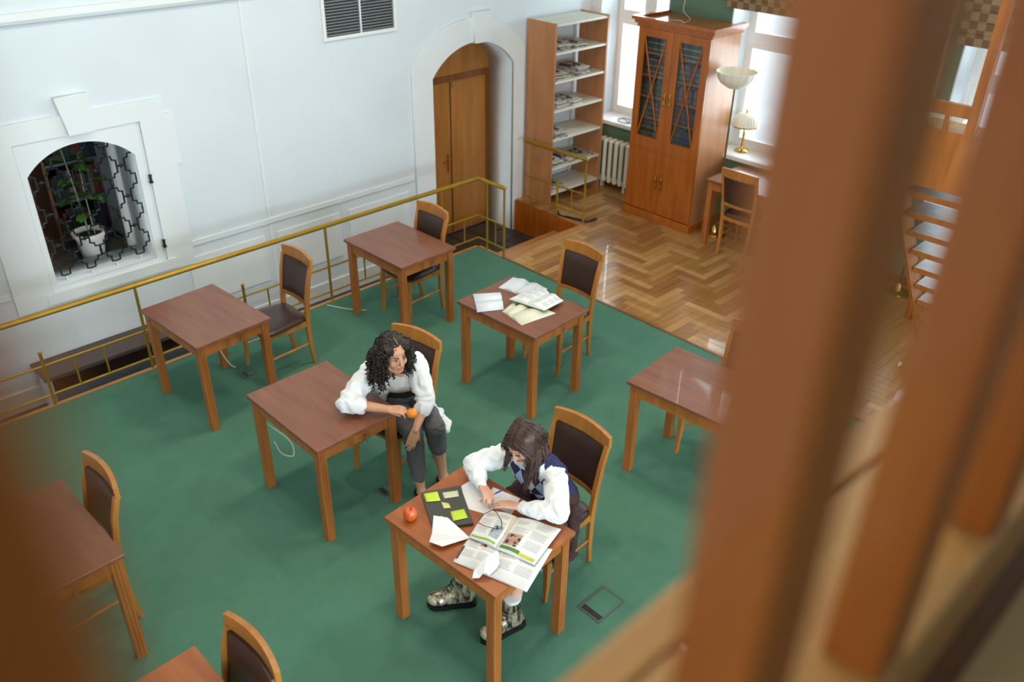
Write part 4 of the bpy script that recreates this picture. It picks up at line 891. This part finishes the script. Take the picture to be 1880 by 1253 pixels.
MB().ell((0, 0, 0), (.034, .034, .032), n=24).build('peel', mat('orange_peel', (240, 140, 30), .45, var=.08, scale=10, bump=.3, bscale=120), og, True); MB().lathe([(.004, .031), (.005, .0335), (.001, .034)], n=8).build('stem_scar', M_leaf, og)

# --- girl in the argyle vest
G = empty('person', (2.88, 2.6, 0), 0, 'girl with straight brown hair in an argyle vest and white blouse, writing', 'person')
sL, fF = V((.08, -1, 0)).normalized(), V((-1, -.08, 0)).normalized(); MS = Matrix((sL, fF, V((0, 0, 1)))).transposed()
pel, wst, chs, nck = V((2.90, 2.60, .597)), V((2.855, 2.595, .695)), V((2.79, 2.59, .81)), V((2.725, 2.595, .945))
H = V((2.665, 2.615, 1.07)); HF, HR_, HU = frame((-.80, -.12, -.52))
shR, shL = V((2.715, 2.745, .90)), V((2.745, 2.44, .90))
elR, wrR = V((2.535, 2.875, .840)), V((2.465, 2.72, .820)); elL, wrL = V((2.605, 2.275, .826)), V((2.505, 2.475, .802))
hpR, hpL = V((2.88, 2.69, .598)), V((2.88, 2.51, .598)); knR, knL = V((2.48, 2.735, .555)), V((2.50, 2.45, .555)); anR, anL = V((2.315, 2.735, .12)), V((2.40, 2.405, .12))
b = MB()
def torso2(mb, g=0):
    mb.ell(pel, (.16+g, .115+g, .10+g), MS); mb.ell(wst, (.12+g, .088+g, .11+g), MS); mb.ell(chs, (.138+g, .095+g, .12+g), MS); mb.cap(shR-V((0, 0, .012)), chs+V((0, 0, .055)), .04+g, .065+g); mb.cap(shL-V((0, 0, .012)), chs+V((0, 0, .055)), .04+g, .065+g); return mb
torso2(b); b.cap(nck-V((0, 0, .03)), H-HU*.06-HF*.02, .048, .044)
for s_, e_, w_ in ((shR, elR, wrR), (shL, elL, wrL)): b.cap(s_, e_, .046, .036); b.cap(e_, w_, .035, .023)
for h_, k_, a_ in ((hpR, knR, anR), (hpL, knL, anL)): b.cap(h_, k_, .08, .055); c_ = k_.lerp(a_, .35)-fF*.02; b.cap(k_, c_, .052, .05); b.cap(c_, a_, .048, .036); b.cap(a_, a_-V((0, 0, .06)), .036, .034)
L, M = head(b, H, HF, HR_, HU, .96)
hand(b, wrR, V((-.32, -.90, .0)), V((-.3, .1, -1)), 1, (22, 34, 20), .9, .02, thumb=V((-.6, -.7, -.25)))
hand(b, wrL, V((-.50, .86, .0)), V((-.1, 0, -1)), -1, (8, 17, 16), .9, .05)
blob('body', b, .0045, M_skin2, G, 4); face(G, L, M, .96, M_lip, M_hair2)
bl = MB()
for sg, sh_, el_, wr_ in ((-1, shR, elR, wrR), (1, shL, elL, wrL)):
    bl.cap(sh_, sh_.lerp(el_, .6), .066, .066); bl.cap(sh_.lerp(el_, .6), el_, .066, .056); bl.cap(el_, el_.lerp(wr_, .55), .054, .050); bl.cap(el_.lerp(wr_, .55), el_.lerp(wr_, .93), .048, .031)
    bl.cap(nck+sL*sg*.04+fF*.03+V((0, 0, .015)), nck+sL*sg*.02+fF*.065-V((0, 0, .02)), .014, .012)
bl.cap(shR, shL, .05, .05); bl.ell(chs, (.135, .096, .115), MS)
bl.ell(nck-V((0, 0, .02))-fF*.005, (.062, .06, .03), MS); bl.cap(shR, nck-V((0, 0, .02)), .062, .05); bl.cap(shL, nck-V((0, 0, .02)), .062, .05)
blob('blouse', bl, .0062, M_shirt, G, 3, .010, 15, seed=9)
def argyle():
    m = bpy.data.materials.new('argyle_knit'); m.use_nodes = True; nt = m.node_tree; bs = nt.nodes['Principled BSDF']; bs.inputs['Roughness'].default_value = .9
    tc = nt.nodes.new('ShaderNodeTexCoord'); sx = nt.nodes.new('ShaderNodeSeparateXYZ'); nt.links.new(tc.outputs['Object'], sx.inputs[0])
    def mth(op, a, b=None):
        n = nt.nodes.new('ShaderNodeMath'); n.operation = op
        for i, v in enumerate((a, b)):
            if v is None: continue
            if isinstance(v, (int, float)): n.inputs[i].default_value = v
            else: nt.links.new(v, n.inputs[i])
        return n.outputs[0]
    y = mth('DIVIDE', mth('SUBTRACT', sx.outputs[1], 2.6), .075); z = mth('DIVIDE', sx.outputs[2], .115)
    a, c = mth('FLOOR', mth('ADD', y, z)), mth('FLOOR', mth('SUBTRACT', y, z)); idx = mth('ADD', mth('MULTIPLY', mth('FLOORED_MODULO', a, 2), 2), mth('FLOORED_MODULO', c, 2))
    r = nt.nodes.new('ShaderNodeValToRGB'); r.color_ramp.interpolation = 'CONSTANT'; nt.links.new(mth('DIVIDE', mth('ADD', idx, .5), 4), r.inputs[0])
    cols = [(226, 230, 234), (44, 44, 84), (38, 40, 78), (168, 196, 230)]
    r.color_ramp.elements[0].color = (*lin(cols[0]), 1); r.color_ramp.elements[1].position = .25; r.color_ramp.elements[1].color = (*lin(cols[1]), 1)
    for p_, c_ in ((.5, cols[2]), (.75, cols[3])): e = r.color_ramp.elements.new(p_); e.color = (*lin(c_), 1)
    # plain navy back, argyle only on the front panel
    geo = nt.nodes.new('ShaderNodeMath'); fr_ = mth('GREATER_THAN', mth('SUBTRACT', mth('SUBTRACT', 2.81, mth('MULTIPLY', mth('SUBTRACT', sx.outputs[2], .80), .55)), sx.outputs[0]), .0)
    mx = nt.nodes.new('ShaderNodeMix'); mx.data_type = 'RGBA'; nt.links.new(fr_, mx.inputs[0]); mx.inputs[6].default_value = (*lin((40, 42, 86)), 1); nt.links.new(r.outputs[0], mx.inputs[7]); nt.links.new(mx.outputs[2], bs.inputs['Base Color']); return m
vs_ = MB(); vs_.ell(pel+V((-.01, 0, .06)), (.165, .12, .08), MS); vs_.ell(wst, (.14, .112, .12), MS); vs_.ell(chs, (.152, .124, .13), MS)
for sg, sh_ in ((-1, shR), (1, shL)): vs_.cap(nck+sL*sg*.080-V((0, 0, .022)), chs+sL*sg*.09-fF*.03+V((0, 0, .03)), .066, .066); vs_.cap(sh_-sL*sg*.045-fF*.012+V((0, 0, .008)), chs+sL*sg*.08-fF*.04, .068, .066); vs_.cap(sh_-sL*sg*.045+V((0, 0, .006)), chs+sL*sg*.075+fF*.03, .064, .085)
G_v = blob('vest', vs_, .0065, None, G, 4, .002, 16); G_v.data.materials.append(argyle()); G_v.location = (0, 0, 0); G_v.parent = G; G_v.matrix_parent_inverse = Matrix.Translation(-V(G.location))
M_skirt = mat('dark_brown_skirt', (62, 36, 36), .85, var=.15, scale=10)
sk = MB(); sk.ell(pel, (.185, .14, .10), MS)
for h_, k_ in ((hpR, knR), (hpL, knL)): sk.cap(h_, h_.lerp(k_, .7), .105, .070)
sk.cap(hpL.lerp(knL, .5), hpR.lerp(knR, .5), .080, .080); sk.cap(hpL+V((-.02, -.12, .0)), V((2.80, 2.335, .33)), .05, .028); sk.cap(hpL+V((-.14, -.12, .0)), V((2.68, 2.335, .36)), .05, .028); sk.cap(V((2.68, 2.335, .36)), V((2.82, 2.335, .34)), .028, .028); sk.cap(V((2.70, 2.355, .48)), V((2.84, 2.355, .48)), .03, .03)
blob('skirt', sk, .0075, M_skirt, G, 4, .008, 12)
M_boot = mat('silver_cracked_leather', (206, 194, 168), .34, metal=.5, rgb2=(44, 40, 34), scale=26, stretch=(1.6, 1, .7))
for _e, _p in zip([n for n in M_boot.node_tree.nodes if n.type == 'VALTORGB'][0].color_ramp.elements, (.38, .60)): _e.position = _p
for nm, a_, dr_ in (('R', anR, V((-.78, .60, 0))), ('L', anL, V((-.96, .20, 0)))):
    dr_ = dr_.normalized(); a0 = V((a_.x, a_.y, 0)); sd = V((-dr_.y, dr_.x, 0)); u = MB(); heel = a0-dr_*.035
    u.cap(a0+V((0, 0, .205)), a0+V((0, 0, .12)), .052, .050); u.cap(a0+V((0, 0, .12)), heel+V((0, 0, .07)), .050, .043); u.cap(a0+V((0, 0, .11)), a0+dr_*.11+V((0, 0, .068)), .047, .042); u.cap(heel+V((0, 0, .065)), a0+dr_*.15+V((0, 0, .064)), .042, .044); u.cap(a0+dr_*.13+sd*.012+V((0, 0, .06)), a0+dr_*.165-sd*.006+V((0, 0, .06)), .040, .038)
    bt = blob('boot', u, .006, M_boot, G, 3, .002, 40); bt['label'] = 'silver and black cracked leather lace-up boot'
    tc_ = MB().ell(a0+dr_*.158+V((0, 0, .06)), (.046, .046, .038), n=18); o = tc_.build('toe_cap', mat('toe_cap', (214, 200, 172), .35, metal=.4, var=.1, scale=20), bt, True); o.location = (0, 0, 0)
    out = []
    for t, w_ in ((-.085, .0), (-.078, .030), (-.05, .042), (0, .040), (.06, .042), (.11, .049), (.16, .047), (.19, .033), (.208, .0)): out.append((t, w_))
    pl = [a0+dr_*t+sd*w_ for t, w_ in out]+[a0+dr_*t-sd*w_ for t, w_ in out[-2:0:-1]]
    MB().prism([p+V((0, 0, .002)) for p in pl], (0, 0, .03)).build('sole', M_black, bt)
    for k in range(6):
        c_ = a0+dr_*(.105-.018*k)+V((0, 0, .108+.022*k)); c_ += dr_*(.012 if k > 2 else 0)
        MB().tube([c_-sd*.03-dr_*.012, c_+sd*.0+dr_*.004+V((0, 0, .006)), c_+sd*.03-dr_*.012], .0036, 6).build('lace', M_black, bt)
    so = MB().lathe([(.044, .225), (.050, .24), (.050, .254), (.041, .257)], tuple(a0), 20); so.build('sock', M_white, bt, True)
hm = MB(); LH = L; eh = lambda c, r: hm.ell(LH(*c), r, M, 18)
eh((0, -.022, .040), (.088, .098, .084)); eh((.070, -.01, -.025), (.028, .075, .085)); eh((-.070, -.01, -.03), (.030, .075, .09)); eh((0, -.085, -.03), (.078, .035, .10))
LOCKS = [(LH(-.078, .02, -.02), V((2.60, 2.515, .865)), .030, .014), (LH(-.074, -.02, -.04), V((2.65, 2.50, .90)), .034, .018), (LH(-.07, -.05, -.06), V((2.72, 2.495, .93)), .036, .022), (LH(.074, .025, -.04), V((2.585, 2.665, .92)), .020, .010), (LH(.0, -.10, -.06), V((2.80, 2.60, .96)), .045, .03), (LH(.06, -.06, -.06), V((2.76, 2.70, .95)), .035, .02)]
for l_ in LOCKS: hm.cap(l_[0], l_[1], l_[2]*.85, l_[3]*.7)
blob('hair_mass', hm, .006, M_hair2, G, 4, .003, 30)
sb = MB(); random.seed(11)
for _ in range(420):
    q = random.choice((-1, 1)); y0 = random.uniform(-.10, .07); up_ = .040+.086*math.sqrt(max(0, 1-((y0+.022)/.099)**2))
    x1 = q*random.uniform(.088, .102); y1 = y0*.9+random.uniform(-.03, .02); end = {-1: LH(q*random.uniform(.07, .10), random.uniform(-.08, .05), -.10), 1: LH(q*random.uniform(.06, .095), random.uniform(-.09, .04), -.09)}[q]
    tail = end+V((random.uniform(-.03, .03), random.uniform(-.02, .02), -random.uniform(.03, .08)))
    jt = lambda a: random.uniform(-a, a)
    sb.spl([LH(q*.004, y0, up_+.001+jt(.002)), LH(q*(.052+jt(.006)), (y0+y1)/2+jt(.006), .028+(up_-.028)*.80+jt(.003)), LH(x1*.96, y1+jt(.006), .03), LH(x1, y1, -.04), end, tail], [random.uniform(.002, .0042), .0010], 6, 4)
for a_, e_, r0, r1 in LOCKS:
    ax = (e_-a_).normalized(); o1 = ax.orthogonal().normalized(); o2 = ax.cross(o1)
    for _ in range(70):
        th = random.random()*6.28; rr = random.uniform(.75, 1.1); od = o1*math.cos(th)+o2*math.sin(th); tl2 = random.uniform(.8, 1.25); cv = V((random.uniform(-.008, .008), random.uniform(-.008, .008), 0))
        sb.spl([a_+od*r0*rr*.9-ax*.03, a_.lerp(e_, .35)+od*(r0*.7+r1*.3)*rr+cv, a_.lerp(e_, .7)+od*(r0*.3+r1*.7)*rr-cv, a_.lerp(e_, tl2)+od*r1*rr*.8+cv*1.5], [random.uniform(.0022, .0036), .0008], 6, 4)
off(sb.build_soft('hair_strands', M_hair2, G), G)
# pen in her writing hand
pn = empty('pen', V((2.43, 2.64, .80)), 0, 'orange ballpoint pen with a blue cap in the girl\'s right hand', 'pen')
pa, pb = at(879, 922, .756)-V(pn.location), at(921, 901, .80)-V(pn.location); pm = pa.lerp(pb, .72)
MB().tube([pa, pa.lerp(pb, .06), pm], [.0008, .004, .004], 8).build('barrel', mat('orange_plastic', (240, 150, 40), .35, var=.03), pn, True); MB().tube([pm, pb], .0048, 8).build('pen_cap', mat('blue_plastic', (40, 70, 200), .35, var=.03), pn, True)
